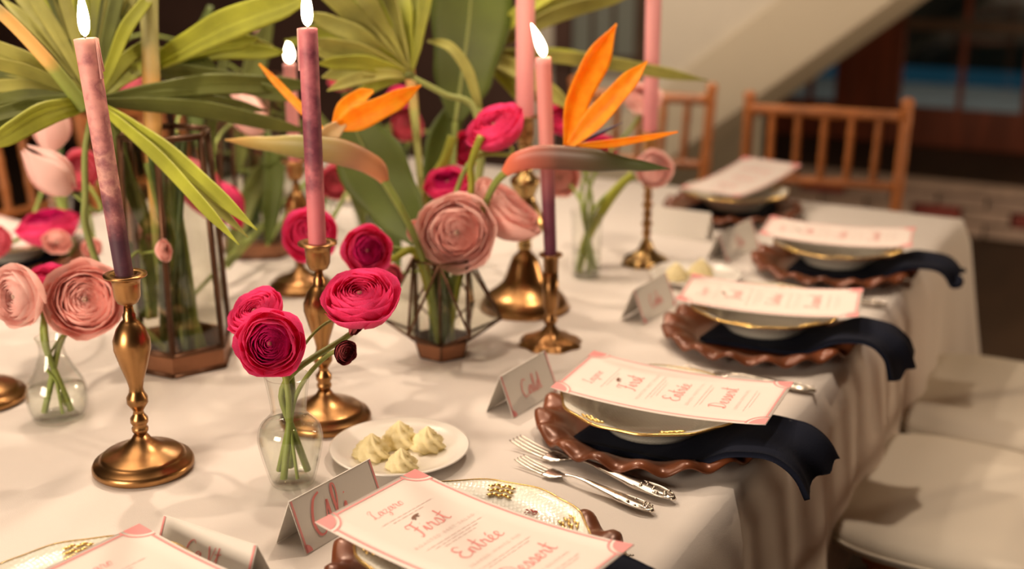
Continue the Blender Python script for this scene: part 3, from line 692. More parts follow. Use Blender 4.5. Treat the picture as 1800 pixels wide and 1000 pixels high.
lay(fork_thing, 'silver dinner fork with ornate handle, longer of two in front of the second charger', (905, 783), (1188, 886))
lay(fork_thing, 'smaller silver salad fork in front, plain spoon shaped handle end', (912, 815), (1150, 906))
for k in (3, 4):
    cx, cy = PL[k][0]
    fork_thing('silver fork lying between the %s and %s chargers from the front' % (('second', 'third') if k == 3 else ('third', 'fourth')), (cx - .06, cy - .195, TZ), math.radians(2))
knife_thing('silver knife with ornate handle poking out right of the nearest menu card', (PL[1][0][0] - .070, PL[1][0][1] + .205, TZ), math.radians(-25))
fork_thing('silver fork handle poking out just under the corner of the nearest menu card', (PL[1][0][0] - .055, PL[1][0][1] + .178, TZ), math.radians(-28))
# ------------------------------------------------------------------ place cards
def place_card(label, p1, p2, word, h=.056, back=False):
    P1, P2 = at(*p1, TZ + h), at(*p2, TZ + h); v = P2 - P1; w = v.length; c = (P1 + P2) / 2; c.z = TZ
    t = thing('tent_place_card', label, 'place card', c, math.atan2(v.y, v.x), 'tent place cards')
    sp = .024; th = .0006
    for s_, nm in ((-1, 'front_leaf'), (1, 'back_leaf')):   # local +x = reading direction, front leaf towards -y
        V = [(-w / 2, s_ * sp, 0), (w / 2, s_ * sp, 0), (w / 2, 0, h), (-w / 2, 0, h)]
        V += [(x, y - s_ * th * 1.2, z) for x, y, z in V]
        o = mesh(nm, V, [(0, 1, 2, 3), (7, 6, 5, 4), (0, 4, 5, 1), (1, 5, 6, 2), (2, 6, 7, 3), (3, 7, 4, 0)], 'paper_w', t, False)
    L = math.hypot(sp, h); n_ = Vector((0, -h, sp)).normalized()
    put = lambda x, y: Vector((x, -sp * (1 - y / L), h * y / L)) + n_ * .0009
    for s_ in (-1, 1):
        x0, x1 = s_ * (w / 2 - .0012), s_ * (w / 2 - .0038)
        MB().add([put(x0, .001), put(x1, .001), put(x1, L - .001), put(x0, L - .001)], [(0, 1, 2, 3)]).build('pink_edging', 'pink_ink', t, False)
    for s_ in (-1, 1):
        n = 8; mb = MB(); cx = s_ * (w / 2 - .001)
        mb.add([put(cx, .001)] + [put(cx - s_ * .010 * math.cos(q * math.pi / 2 / n), .001 + .010 * math.sin(q * math.pi / 2 / n)) for q in range(n + 1)], [(0, i + 1, i + 2) for i in range(n)])
        mb.build('corner_ornament', 'pink_ink', t, False)
    if word: write(word[0], word[1], lambda x, y: put(x + word[2], y + word[3]), .075).build('name', 'coral_ink', t, False)
    return t
place_card('white tent place card reading Ali with coral script behind the nearest menu', (507, 882), (650, 806), ('Ali', .047, -.014, .012), .060)
place_card('white tent place card with pink edges behind the menu at bottom left', (288, 905), (452, 958), ('Ca Vt', .021, 0, .021), .052)
place_card('white tent place card with coral name, beside the sharp copper charger', (878, 662), (958, 616), ('Cald', .026, .002, .018), .060)
place_card('white tent place card in front of the distant butter plate, its name blurred', (1113, 510), (1170, 478), ('Cala', .024, 0, .018), .060)
place_card('white tent place card seen edge on before the fourth charger', (1262, 412), (1320, 384), ('Ela', .024, 0, .018), .058)
place_card('cream tent place card showing its plain back, near the end of the table', (1250, 374), (1147, 361), None, .060)
# ------------------------------------------------------------------ butter plates
def butter_plate(label, c, r=.098):
    t = thing('bread_plate', label, 'plate', c, 0, 'white butter plates')
    MB().lathe([(0, .002), (.05, .002), (.054, 0), (.058, 0), (.062, .004), (.080, .0085), (r, .014), (r + .0006, .0155), (r - .002, .016), (.080, .0112), (.066, .0075), (0, .0065)], 64).build('body', 'china_w', t); return t
def rosette_mesh(s, seed):
    rr = random.Random(seed); ph = rr.uniform(0, 6)
    prof = [(0, 0), (.020, 0), (.0235, .004), (.0225, .009), (.0185, .0125), (.0195, .0145), (.0160, .0195), (.0110, .0225), (.0115, .0245), (.006, .029), (.002, .0335), (0, .034)]
    fn = lambda r, z, a: (r * (1 + .17 * math.cos(7 * (a + z * 38 + ph)) + .05 * math.sin(a + ph)) * s, z * s)
    return MB().lathe(prof, 56, fn=fn)
bp = at(703, 800); butter_plate('white bread plate holding four butter rosettes, beside the bud vase of hot pink flowers', bp, .094)
for i, (px, py, s_, w_) in enumerate([(655, 803, 1.0, 'left'), (703, 782, 1.05, 'back'), (752, 788, .95, 'right'), (706, 823, .85, 'front')]):
    p = at(px, py, TZ + .0075); o = rosette_mesh(s_, i).build('butter_rosette', 'butter', None); o.location = p
    tag(o, 'piped pale yellow butter rosette, the %s one of four on the nearest bread plate' % w_, 'butter', 'butter rosettes')
bp2 = at(1222, 492); butter_plate('distant white bread plate with two yellow rosettes behind the third menu', bp2, .090)
for i, (px, py, w_) in enumerate([(1188, 490, 'left'), (1232, 483, 'right')]):
    o = rosette_mesh(1.0, 9 + i).build('butter_rosette', 'butter', None); o.location = at(px, py, TZ + .0075); tag(o, 'blurred yellow butter rosette, the %s of two on the distant bread plate' % w_, 'butter', 'butter rosettes')
bp3 = at(628, 350); butter_plate('far white bread plate glimpsed under the drooping orange flower', bp3, .085)
o = rosette_mesh(1.5, 20).build('butter_rosette', 'butter', None); o.location = at(628, 348, TZ + .0075); tag(o, 'large yellow butter curl glimpsed below the drooping bird of paradise flower', 'butter')
# ================================================================== VASES
def bud_vase(label, c, prof, water=.06, name='bud_vase'):
    t = thing(name, label, 'vase', c, 0, 'small glass bud vases')
    out = arc_prof(prof, 5); th = .0022
    inn = [(max(r - th, .001), max(z, .006)) for r, z in reversed(out)]
    MB().lathe(out + inn + [(0, .006)], 48).build('glass_body', 'glass', t)
    mb = MB(); mb.lathe([(0, .0035), (out[0][0] * .9, .004), (out[0][0] * .8, .009), (0, .011)], 40); mb.build('thick_base', 'glass', t)
    w = [(r - th - .0006, z) for r, z in out if .0075 < z < water]
    if w: MB().lathe([(0, w[0][1])] + w + [(0, w[-1][1])], 48).build('water', 'water', t)
    return t
V1 = at(515, 848); V2 = at(105, 735); V5 = at(1030, 485); V6 = at(560, 402); V7 = at(118, 455); V8 = at(648, 395); V9 = at(712, 415)
bud = [(.024, 0), (.028, .003), (.033, .02), (.040, .05), (.0415, .065), (.038, .08), (.029, .090), (.0235, .096), (.0225, .102), (.0245, .122), (.028, .144), (.0285, .147)]
bud_vase('clear glass bud vase in front holding hot pink ranunculus and a dark bud', V1, bud, .085)
bud_vase('clear glass bud vase at left with pale and peach ranunculus', V2, [(.030, 0), (.036, .003), (.0415, .02), (.043, .04), (.038, .06), (.027, .08), (.019, .10), (.018, .112), (.022, .125)], .05)
bud_vase('slim clear glass of crossing stems right of the small scalloped candlestick', V5, [(.027, 0), (.029, .003), (.030, .05), (.031, .1), (.033, .135)], .06)
bud_vase('glass bud vase in the crowd of stems behind the hexagonal lantern vase', V6, bud, .09)
bud_vase('glass bud vase far left behind the hot pink bloom', V7, bud, .09)
bud_vase('glass bud vase below the drooping bird of paradise', V8, bud, .09)
bud_vase('small glass bud vase behind the geometric vase', V9, bud, .08)
def geo_frame(t, verts, faces, edges, r=.0024):
    for i, j in edges:
        a_, b_ = verts[i], verts[j]; MB().tube([a_, b_], r, 6).build('frame_bar', 'dark_copper', t)
    for f in faces:
        c = sum((verts[i] for i in f), Vector()) / len(f); n_ = (verts[f[1]] - verts[f[0]]).cross(verts[f[2]] - verts[f[0]]).normalized() * .0007
        V = [verts[i] * .985 + c * .015 + n_ for i in f] + [verts[i] * .985 + c * .015 - n_ for i in f]; k = len(f)
        mesh('glass_pane', V, [tuple(range(k)), tuple(reversed(range(k, 2 * k)))] + [(i, k + i, k + (i + 1) % k, (i + 1) % k) for i in range(k)], 'glass2', t, False)
def hexring(r, z, a0=0): return [Vector((r * math.cos(a0 + k * math.pi / 3), r * math.sin(a0 + k * math.pi / 3), z)) for k in range(6)]
T1 = at(322, 632); T2 = at(778, 622)
t1 = thing('hexagonal_glass_lantern_vase', 'tall hexagonal glass lantern vase with copper bars holding palm stems', 'vase', T1)
h1 = .375; A_ = YAW + .62
v = hexring(.083, .002, A_) + hexring(.083, .036, A_) + hexring(.070, h1, A_)
geo_frame(t1, v, [(6 + k, 6 + (k + 1) % 6, 12 + (k + 1) % 6, 12 + k) for k in range(6)], [(6 + k, 12 + k) for k in range(6)] + [(12 + k, 12 + (k + 1) % 6) for k in range(6)] + [(k, (k + 1) % 6) for k in range(6)] + [(6 + k, 6 + (k + 1) % 6) for k in range(6)], .0050)
for k in range(6):
    q = [v[k], v[(k + 1) % 6], v[6 + (k + 1) % 6], v[6 + k]]; n_ = Vector((q[0].x + q[1].x, q[0].y + q[1].y, 0)).normalized() * .001
    mesh('tray_panel', [p - n_ for p in q] + [p + n_ for p in q], [(3, 2, 1, 0), (4, 5, 6, 7), (0, 1, 5, 4), (2, 3, 7, 6), (1, 2, 6, 5), (3, 0, 4, 7)], 'copper_tray', t1, False)
MB().lathe([(0, .001), (.08, .001), (.08, .003), (0, .003)], 6).build('bottom_plate', 'copper_tray', t1, False)
T3 = at(462, 440); copy_tree(t1, T3, .5, 'second hexagonal lantern vase, farther back, behind the hanging rose tulip')
t2 = thing('geometric_glass_vase', 'faceted geometric glass vase with dark copper bars beside the bell footed candlestick', 'vase', T2)
A2 = YAW + math.radians(30)
b_, e_, p_ = hexring(.048, .030, A2), hexring(.098, .062, A2 + math.pi / 6), hexring(.050, .168, A2)
v = b_ + e_ + p_ + hexring(.040, .002, A2)
fc = []; ed = []
for k in range(6):
    q = (k + 1) % 6
    fc += [(k, 6 + k, 12 + k), (q, 12 + q, 6 + k), (k, q, 6 + k), (12 + k, 6 + k, 12 + q)]
    ed += [(k, 12 + k), (k, 6 + k), (q, 6 + k), (12 + k, 6 + k), (12 + q, 6 + k), (k, q), (12 + k, 12 + q), (18 + k, 18 + q), (k, 18 + k)]
geo_frame(t2, v, fc, ed, .0022)
for k in range(6):
    q = [v[18 + k], v[18 + (k + 1) % 6], v[(k + 1) % 6], v[k]]; n_ = Vector((q[0].x + q[1].x, q[0].y + q[1].y, 0)).normalized() * .001
    mesh('tray_panel', [p - n_ for p in q] + [p + n_ for p in q], [(3, 2, 1, 0), (4, 5, 6, 7), (0, 1, 5, 4), (2, 3, 7, 6), (1, 2, 6, 5), (3, 0, 4, 7)], 'copper_tray', t2, False)
MB().lathe([(0, .001), (.038, .001), (.038, .003), (0, .003)], 6).build('bottom_plate', 'copper_tray', t2, False)
# ================================================================== FLOWERS
def petal_grid(rho, ph_tip, wid, flare, seed, squash=.82, nu=7, nv=7, a0=0):
    rr = random.Random(seed); w1, w2 = rr.uniform(0, 6), rr.uniform(0, 6); V = []; Fc = []
    for i in range(nu + 1):
        t = i / nu; ph = math.pi * .94 + (ph_tip - math.pi * .94) * t; sh = wid * (.30 + .70 * math.sin(math.pi * min(1, .12 + t * .62)))
        for j in range(nv + 1):
            s_ = 2 * j / nv - 1; tt = t * (1 - .10 * s_ * s_ * t); ph2 = math.pi * .94 + (ph_tip - math.pi * .94) * tt
            a = a0 + s_ * sh; r = rho * (1 + flare * tt ** 4 + .035 * math.sin(5 * s_ + w1) * tt ** 2 + .03 * math.sin(3 * s_ + w2) * tt)
            V.append(Vector((r * math.sin(ph2) * math.cos(a), r * math.sin(ph2) * math.sin(a), r * math.cos(ph2) * squash)))
    for i in range(nu):
        for j in range(nv): k = i * (nv + 1) + j; Fc.append((k, k + 1, k + nv + 2, k + nv + 1))
    return V, Fc
TPL = {}
def ran_template(color, variant, inner_color=None):
    key = (color, variant)
    if key in TPL: return TPL[key]
    rr = random.Random(hash_(color) + variant); core = MB()
    core.lathe([(0, -.30), (.10, -.25), (.13, .0), (.09, .12), (0, .16)], 12)
    for L in range(8):
        f = L / 7; rho = .17 + .50 * f; tip = math.radians(30 + 26 * f)
        for q in range(5): core.add(*petal_grid(rho * rr.uniform(.97, 1.03), tip * rr.uniform(.93, 1.05), math.radians(62), .04, rr.random(), a0=q * 1.2566 + L * 2.1 + rr.uniform(-.15, .15), nu=6, nv=6))
    me = core.build('flower_head', inner_color or color, None); head = me.data; bpy.data.objects.remove(me)
    pet = []
    for L in range(4):
        rho = (.74, .82, .91, 1.0)[L]; tip = math.radians((60, 67, 75, 84)[L])
        for q in range(5):
            mb = MB(); mb.add(*petal_grid(rho * rr.uniform(.96, 1.04), tip * rr.uniform(.92, 1.06), math.radians(58), (.05, .06, .09, .14)[L], rr.random(), a0=q * 1.2566 + L * .63 + rr.uniform(-.2, .2)))
            o = mb.build('petal', color, None); pet.append(o.data); bpy.data.objects.remove(o)
    eye = MB(); eye.lathe([(0, .02), (.085, .06), (.06, .14), (0, .15)], 10); o = eye.build('eye', 'centre', None); ed_ = o.data; bpy.data.objects.remove(o)
    cal = MB()
    for q in range(5):
        V, Fc = petal_grid(.42, math.radians(128), .5, .1, q, a0=q * 1.2566, nu=4, nv=3, squash=1.9); cal.add([v_ - Vector((0, 0, .05)) for v_ in V], Fc)
    o = cal.build('calyx', 'stem', None); cd = o.data; bpy.data.objects.remove(o)
    TPL[key] = (head, pet, ed_, cd); return TPL[key]
def hash_(s): return sum(ord(c) * (i + 3) for i, c in enumerate(s))
def facing(fx, fu, ft):
    return (RIGHT * fx + Vector((0, 0, 1)) * fu - HF * ft).normalized()
def neck_point(base, h, k):
    a = k * 2.4; return Vector((base.x + .007 * math.cos(a), base.y + .007 * math.sin(a), TZ + h))
NST = [0]
def stem_path(base, neck_h, end, fdir, spread=.018, via=None):
    NST[0] += 1; k = NST[0]; a = k * 2.39996
    low = Vector((base.x + spread * math.cos(a), base.y + spread * math.sin(a), TZ + .0135)); nk = neck_point(base, neck_h, k + 1.3)
    if via is not None: return spline([low, low.lerp(nk, .5), nk, via, end - fdir * .03, end], 7)
    d1 = (nk - low).normalized(); D = (end - nk).length; c1 = nk + d1 * D * .4; c2 = end - fdir * D * .35
    return [low.lerp(nk, q / 6) for q in range(6)] + [nk * (1 - u) ** 3 + c1 * 3 * u * (1 - u) ** 2 + c2 * 3 * u * u * (1 - u) + end * u ** 3 for u in [q / 16 for q in range(17)]]
def ranunculus(label, px, py, diam, dpt, base, neck_h, f, color, variant=0, inner=None, spread=.020, stem_r=.0041, group='ranunculus in the vases', name='ranunculus', stem_m='stem', via=None):
    c = dep(px, py, dpt); Rr = diam / 2 * dpt / F_PX; fd = facing(*f)
    head, pet, eye, cal = ran_template(color, variant, inner)
    P = stem_path(base, neck_h, c - fd * Rr * .62, fd, spread, dep(*via) if via else None); root = P[0].copy()
    t = thing(name, label, 'flower', root, 0, group)
    MB().tube([p - root for p in P], interp([stem_r * 1.15, stem_r, stem_r * .95], len(P)), 9).build('stem', stem_m, t)
    q = fd.to_track_quat('Z', 'Y') @ Quaternion((0, 0, 1), R.uniform(0, 6))
    def put(nm, me, par):
        o = link(nm, me, par); return o
    h = put('flower_head', head, t); h.location = c - root; h.rotation_mode = 'QUATERNION'; h.rotation_quaternion = q; h.scale = (Rr / 1.06,) * 3
    for me in pet: put('petal', me, h)
    put('eye', eye, h); put('calyx', cal, h)
    return t
D1 = 1.555
ranunculus('hot pink ranunculus facing forward with a dark eye, in the front bud vase', 475, 603, 119, 1.50, V1, .11, (.05, .22, 1), 'hot', 0, 'deep')
ranunculus('hot pink ranunculus tipped up behind the forward facing one, front bud vase', 449, 549, 104, 1.57, V1, .11, (-.35, .75, .35), 'hot', 1)
ranunculus('large ruffled hot pink ranunculus on the right arm of the front bud vase', 633, 520, 134, 1.55, V1, .11, (-.05, .85, .42), 'hot', 2)
ranunculus('tiny dark red ranunculus bud under the ruffled hot pink bloom', 607, 619, 42, 1.52, V1, .11, (.55, .1, .8), 'burg', 0, spread=.02, stem_r=.0030)
ranunculus('small green backed bud touching the underside of the ruffled hot pink bloom', 628, 576, 34, 1.55, V1, .11, (.5, -.4, .3), 'burg', 1, stem_r=.002)
ranunculus('pale pink ranunculus cut by the left edge, in the left bud vase', 28, 521, 112, 1.70, V2, .10, (-.45, .15, 1), 'pale', 0)
ranunculus('big peach ranunculus tucked behind the front left candlestick', 150, 527, 134, 1.74, V2, .10, (.25, .35, .8), 'peach', 0)
ranunculus('hot pink ranunculus half hidden between the pale and peach ones at left', 84, 487, 66, 1.80, V2, .10, (.1, .8, .3), 'hot', 1)
ranunculus('wide open pale pink ranunculus above the geometric vase', 803, 408, 132, 1.93, T2, .15, (0, .12, 1), 'pale', 1, 'peach')
ranunculus('peach ranunculus turned away right of the wide open pale one', 893, 366, 132, 2.00, T2, .15, (.55, .7, .1), 'peach', 1, stem_m='stem_d')
ranunculus('round hot pink ranunculus low beside the violet streaked candle, right of it', 645, 440, 86, 1.86, T2, .14, (.3, .2, 1), 'hot', 0)
ranunculus('hot pink ranunculus directly behind the violet streaked candle', 543, 412, 94, 1.98, V8, .12, (0, .3, .8), 'hot', 2)
ranunculus('large hot pink ranunculus tilted left, high above the peach one', 870, 222, 106, 1.95, T2, .15, (-.4, .75, .35), 'hot', 1, 'deep', via=(822, 290, 1.96))
ranunculus('hot pink ranunculus peeking over the wide open pale one', 787, 322, 80, 2.08, T2, .15, (-.1, .7, .4), 'hot', 0)
ranunculus('small pale bud left of the wide open pale ranunculus', 734, 408, 42, 1.95, T2, .15, (-.5, .1, .8), 'peach', 0, stem_r=.0022)
ranunculus('pink ranunculus low and blurred beside the round hot pink one', 684, 486, 46, 1.97, T2, .13, (.2, .3, .8), 'rose', 0, stem_r=.0022)
ranunculus('pale pink bloom right of the spathe tip, above the knobbly candlestick', 1150, 296, 66, 2.42, V5, .12, (.1, .3, .8), 'pale', 0)
ranunculus('pale pink bloom partly behind the plain pink taper at upper right', 1130, 172, 66, 2.55, V5, .12, (0, .6, .5), 'pale', 1)
ranunculus('peach bloom under the spathe right of the violet lower candle', 985, 312, 66, 2.5, V5, .12, (-.1, .2, .8), 'peach', 0)
ranunculus('hot pink bloom behind the orange sepals', 992, 208, 66, 2.45, V5, .12, (0, .5, .6), 'hot', 2)
ranunculus('hot pink bloom low behind the narrow orange sepal', 1055, 262, 58, 2.55, V5, .12, (.1, .5, .6), 'hot', 0)
ranunculus('hot pink bloom flat on top, left of the marbled candle near the chair', 84, 393, 104, 2.25, V7, .13, (-.1, .95, .15), 'hot', 0)
ranunculus('small peach bud beneath the flat topped hot pink bloom at left', 100, 425, 48, 2.2, V7, .13, (.1, -.3, .8), 'peach', 1)
ranunculus('pink bloom cut by the left edge, level with the flat topped one', -4, 425, 56, 2.25, V7, .13, (-.3, .3, .8), 'rose', 1)
ranunculus('small peach bud just left of the lower violet part of the front left candle', 162, 436, 34, 2.2, V7, .13, (.2, .2, .8), 'peach', 0)
ranunculus('round peach bud on a sideways stem right of the front left candle', 289, 440, 38, 1.84, V2, .10, (.9, .2, .3), 'peach', 1, stem_r=.0022, via=(225, 457, 1.82))
ranunculus('crimson bloom glimpsed behind the front left candle above the petals', 142, 300, 72, 2.3, V7, .13, (0, .4, .8), 'rose', 0)
ranunculus('small rose bloom in a dark gap high behind the orange sepal', 602, 141, 48, 2.6, V8, .13, (0, .85, .3), 'rose', 0)
ranunculus('hot pink bloom above the tip of the left orange sepal', 706, 170, 50, 2.5, V8, .13, (.1, .7, .4), 'hot', 1)
ranunculus('hot pink bloom just under the tip of the left orange sepal', 715, 220, 56, 2.5, V8, .13, (.2, .3, .8), 'rose', 1)
ranunculus('hot pink bloom hanging behind the yellow green stem, left of the high bloom', 822, 262, 62, 2.2, V9, .13, (0, .3, .8), 'hot', 2)
ranunculus('pink bloom low behind the drooping spathe, right of the violet streaked candle', 590, 320, 60, 2.4, V8, .13, (0, .3, .8), 'rose', 0)
def tulip(label, px, py, length, width, dpt, base, neck_h, f, color, n_pet=6, opening=-.42):
    c = dep(px, py, dpt); L = length * dpt / F_PX; w = width * dpt / F_PX / 2; fd = facing(*f)
    foot = c - fd * L * .5; P = stem_path(base, neck_h, foot, fd); root = P[0].copy(); t = thing('tulip', label, 'flower', root, 0, 'tulips among the greenery')
    MB().tube([p - root for p in P], .0032, 8).build('stem', 'stem', t)
    q = fd.to_track_quat('Z', 'Y'); 
    for k in range(n_pet):
        a0 = k * 6.283 / n_pet + (.3 if k % 2 else 0); rr = .94 if k % 2 else 1.04; V = []; Fc = []; nu, nv = 9, 6
        for i in range(nu + 1):
            tt = i / nu; r = w * rr * (math.sin(math.pi * (.06 + tt * .86)) ** .7) * (1 + opening * tt * tt); sh = .80 * math.sin(math.pi * (.14 + .80 * tt)) ** .8
            for j in range(nv + 1):
                s_ = 2 * j / nv - 1; a = a0 + s_ * sh
                V.append(foot - root + q @ Vector((r * math.cos(a), r * math.sin(a), L * tt * (1 - .05 * s_ * s_))))
        for i in range(nu):
            for j in range(nv): kk = i * (nv + 1) + j; Fc.append((kk, kk + 1, kk + nv + 2, kk + nv + 1))
        o = mesh('petal', V, Fc, color, t); sm = o.modifiers.new('thickness', 'SOLIDIFY'); sm.thickness = .0006
    return t
tulip('pale pink tulip, upper of the pair left of the marbled candle', 92, 217, 100, 72, 2.05, V7, .13, (.2, .9, .1), 'pale')
tulip('pale pink tulip leaning left, lower of the pair left of the marbled candle', 84, 299, 108, 78, 2.0, V7, .13, (-.6, .75, .2), 'pale')
tulip('pale pink tulip in the gap between palm leaves left of the streaked candle', 434, 196, 92, 66, 2.35, V6, .13, (-.35, .8, .2), 'pale')
tulip('peach tulip bloom right behind the middle of the front left candle', 214, 365, 130, 58, 2.0, V7, .13, (-.25, .9, .1), 'peach')
tulip('rose pink tulip hanging head down behind the lantern vase bar', 355, 335, 120, 78, 2.25, V6, .14, (.45, -.8, .2), 'rose')
tulip('crimson tulip beside the hanging rose one, behind two narrow palm leaflets', 404, 362, 88, 58, 2.3, V6, .14, (.4, -.8, .2), 'hot')
tulip('small rose bloom showing beneath the palm at upper left of the orange stalk', 232, 150, 70, 50, 2.4, V6, .14, (.3, -.7, .2), 'rose')
# ------------------------------------------------------------------ birds of paradise
def W3(pts): return [dep(*p) for p in pts]
def bird(label, spathe, radii, sepals, tongue, stem, mt):
    P = spline(W3(spathe), 8); root = dep(*stem[-1]); t = thing('bird_of_paradise', label, 'flower', root)
    dd_ = spathe[len(spathe) // 2][2]
    mb = MB(); Pr = [p - root for p in P]; mb.tube(Pr, [r * dd_ / F_PX for r in interp(radii, len(P))], 16, .62, -HF); mb.build('spathe', mt, t, along=True)
    Ps = [p - root for p in spline(W3(stem), 8)]; MB().tube(Ps, interp([.0062, .0056, .0058, .0062], len(Ps)), 12).build('stem', 'stem', t)
    for pts, w, m_, roll in sepals:
        P = [p - root for p in spline(W3(pts), 8)]
        o = leaf_blade([p + root for p in P], [x * pts[0][2] / F_PX / 2 for x in w], m_, 'sepal', None, roll, .42, 4, pts_are_dense=True)
        o.parent = t; o.location = -root
        o.modifiers['thickness'].thickness = .0012
    for pts, r in tongue:
        P = [p - root for p in spline(W3(pts), 6)]; MB().tube(P, interp([r, r * 1.2, .0008], len(P)), 8, .6).build('tongue', 'violet', t)
    return t
d1 = 1.86
bird('bird of paradise flower with three upright orange sepals, right of the pale taper',
     [(888, 303, d1 + .03), (915, 283, d1 + .01), (960, 276, d1), (1040, 281, d1 - .02), (1115, 290, d1 - .03), (1178, 297, d1 - .04)], [9, 19, 23, 22, 11, 1],
     [([(996, 258, d1), (1012, 180, d1 + .01), (1045, 110, d1 + .02), (1084, 42, d1 + .03)], [14, 44, 50, 3], 'orange', .35),
      ([(1000, 258, d1 - .01), (1050, 206, d1 - .02), (1100, 150, d1 - .03), (1138, 107, d1 - .03)], [14, 40, 34, 3], 'orange', -.3),
      ([(1012, 256, d1 - .01), (1075, 250, d1 - .03), (1135, 241, d1 - .04), (1192, 232, d1 - .05)], [10, 20, 15, 3], 'orange', .8)],
     [([(1004, 254, d1), (1045, 238, d1 + .01), (1095, 215, d1 + .02)], .0045)],
     [(890, 302, d1 + .03), (866, 330, d1 + .06), (838, 400, d1 + .1), (805, 500, d1 + .13), (785, 612, 2.0)], 'spathe')
d2 = 1.86
bird('drooping bird of paradise with pale green spathe pointing left behind the violet streaked candle',
     [(676, 318, d2 + .02), (655, 291, d2), (600, 268, d2 - .01), (530, 258, d2 - .01), (460, 252, d2), (396, 246, d2 + .02)], [9, 20, 25, 22, 13, 2],
     [([(590, 224, d2), (632, 205, d2), (690, 178, d2), (740, 150, d2 + .01)], [16, 44, 36, 3], 'orange', .25),
      ([(588, 222, d2 + .01), (608, 190, d2 + .02), (634, 170, d2 + .03), (656, 160, d2 + .03)], [12, 30, 26, 6], 'orange', -.3),
      ([(575, 240, d2 + .02), (530, 192, d2 + .03), (490, 150, d2 + .04), (456, 112, d2 + .05)], [10, 16, 14, 3], 'orange', .4),
      ([(560, 258, d2), (580, 235, d2), (605, 215, d2)], [14, 34, 14], 'cream_sepal', .2)],
     [([(565, 262, d2 - .02), (560, 245, d2 - .02), (545, 232, d2 - .02)], .003)],
     [(674, 316, d2 + .02), (700, 358, d2 + .03), (728, 415, d2 + .06), (756, 500, d2 + .1), (772, 612, 2.0)], 'spathe_b')
# ------------------------------------------------------------------ palms and leaves
def palm(label, hub, tips, widths, stalk, mts, depth_var=.1, droop=10, stalk_r=.0055, n_seed=1, dense=True):
    rr = random.Random(n_seed); H_ = dep(*hub); root = dep(*stalk[-1]); t = thing('palm_leaf', label, 'leaf', root)
    Ps = [p - root for p in spline(W3([hub] + stalk), 8)]; MB().tube(Ps, interp([stalk_r * .8, stalk_r, stalk_r * 1.15], len(Ps)), 10).build('petiole', 'midrib', t)
    MB().lathe([(0, -.008), (.010, -.003), (.011, .003), (0, .010)], 12, H_ - root).build('hub', 'palm_d', t)
    full = []
    for i, tp in enumerate(tips):
        full.append(tp)
        if i + 1 < len(tips) and dense:
            q = tips[i + 1]
            if math.hypot(tp[0] - q[0], tp[1] - q[1]) < 75: full.append(((tp[0] + q[0]) / 2, (tp[1] + q[1]) / 2, (tp[2] + q[2]) / 2 + .04))
    for i, tp in enumerate(full):
        T_ = dep(*tp[:3]); wd = tp[3] if len(tp) > 3 else widths; k = tp[4] if len(tp) > 4 else None
        v = T_ - H_; mid = H_.lerp(T_, .5) + Vector((0, 0, .012)) + FWD * rr.uniform(-.012, .012)
        mt_ = k or mts[rr.randrange(len(mts))]
        o = leaf_blade([H_ + v * .02, H_.lerp(T_, .25) + Vector((0, 0, .008)), mid, H_.lerp(T_, .78) + Vector((0, 0, .006)), T_], [w_ * wd * hub[2] / F_PX / 2 for w_ in (.42, .8, 1.0, .85, .10)], mt_, 'leaflet', None, rr.uniform(-.55, .55), rr.uniform(.2, .4), 4, 5, pleat=.2)
        o.parent = t; o.location = -root
    return t
hb = (166, 178, 1.83)
palm('big fan palm leaf at upper left, radiating behind the front left candle', hb,
     [(-60, 60, 1.75), (-80, 95, 1.7), (-95, 130, 1.8), (-90, 158, 1.72), (-75, 190, 1.7), (-60, 222, 1.68, 30), (-30, 262, 1.66, 44, 'palm_b'), (0, -5, 1.9), (20, -60, 1.85), (52, -90, 1.9), (82, -110, 1.85), (108, -120, 1.95), (132, -120, 1.9),
      (205, -120, 1.95), (232, -100, 1.9), (258, -70, 1.95), (285, -40, 1.9), (280, 60, 1.95), (300, 105, 2.0, 34), (420, 430, 1.60, 24, 'palm_b'), (452, 404, 1.62, 30, 'palm_b'), (545, 232, 2.0, 34, 'palm_d'), (560, 150, 2.05, 40, 'palm_d'), (470, 195, 2.0, 30, 'palm_d'), (230, 330, 1.95, 34, 'palm_d'), (262, 420, 1.92, 30, 'palm_d')],
     25, [(150, 260, 1.86), (150, 340, 1.9), (152, 405, 1.93), (200, 520, 1.97), (300, 625, 1.99)], ['palm', 'palm', 'palm_b', 'palm_d'], n_seed=3)
hb2 = (718, 132, 2.05)
palm('fan palm leaf at top centre spreading up and left beside the broad dark leaf', hb2,
     [(520, -60, 2.0), (552, -80, 2.05), (585, -90, 2.0), (618, -95, 2.1), (650, -90, 2.05), (678, -80, 2.1), (702, -60, 2.1), (535, 22, 2.0, 36), (540, 70, 1.95, 30), (556, 112, 1.95, 28), (575, 160, 1.95, 24), (500, 70, 2.1, 28), (600, 190, 2.1, 26), (730, -80, 2.15, 40), (760, -70, 2.2, 36)],
     36, [(780, 165, 2.07), (835, 195, 2.08), (838, 330, 2.06), (800, 480, 2.02), (780, 612, 2.01)], ['palm', 'palm_b', 'palm'], n_seed=5, stalk_r=.006)
hb3 = (838, 92, 2.3)
palm('sparse fan palm leaf at top right reaching past the two pink tapers', hb3,
     [(1020, -40, 2.2, 30), (1130, -20, 2.3, 30), (1075, -50, 2.3, 26), (1245, 142, 2.35, 26), (1130, 118, 2.35, 20), (1010, 195, 2.25, 34), (975, 175, 2.3, 30), (930, 190, 2.3, 26), (900, -60, 2.3, 30)],
     30, [(800, 190, 2.35), (770, 300, 2.35), (735, 420, 2.3)], ['palm', 'palm_b'], n_seed=8)
hb4 = (262, 118, 1.98)
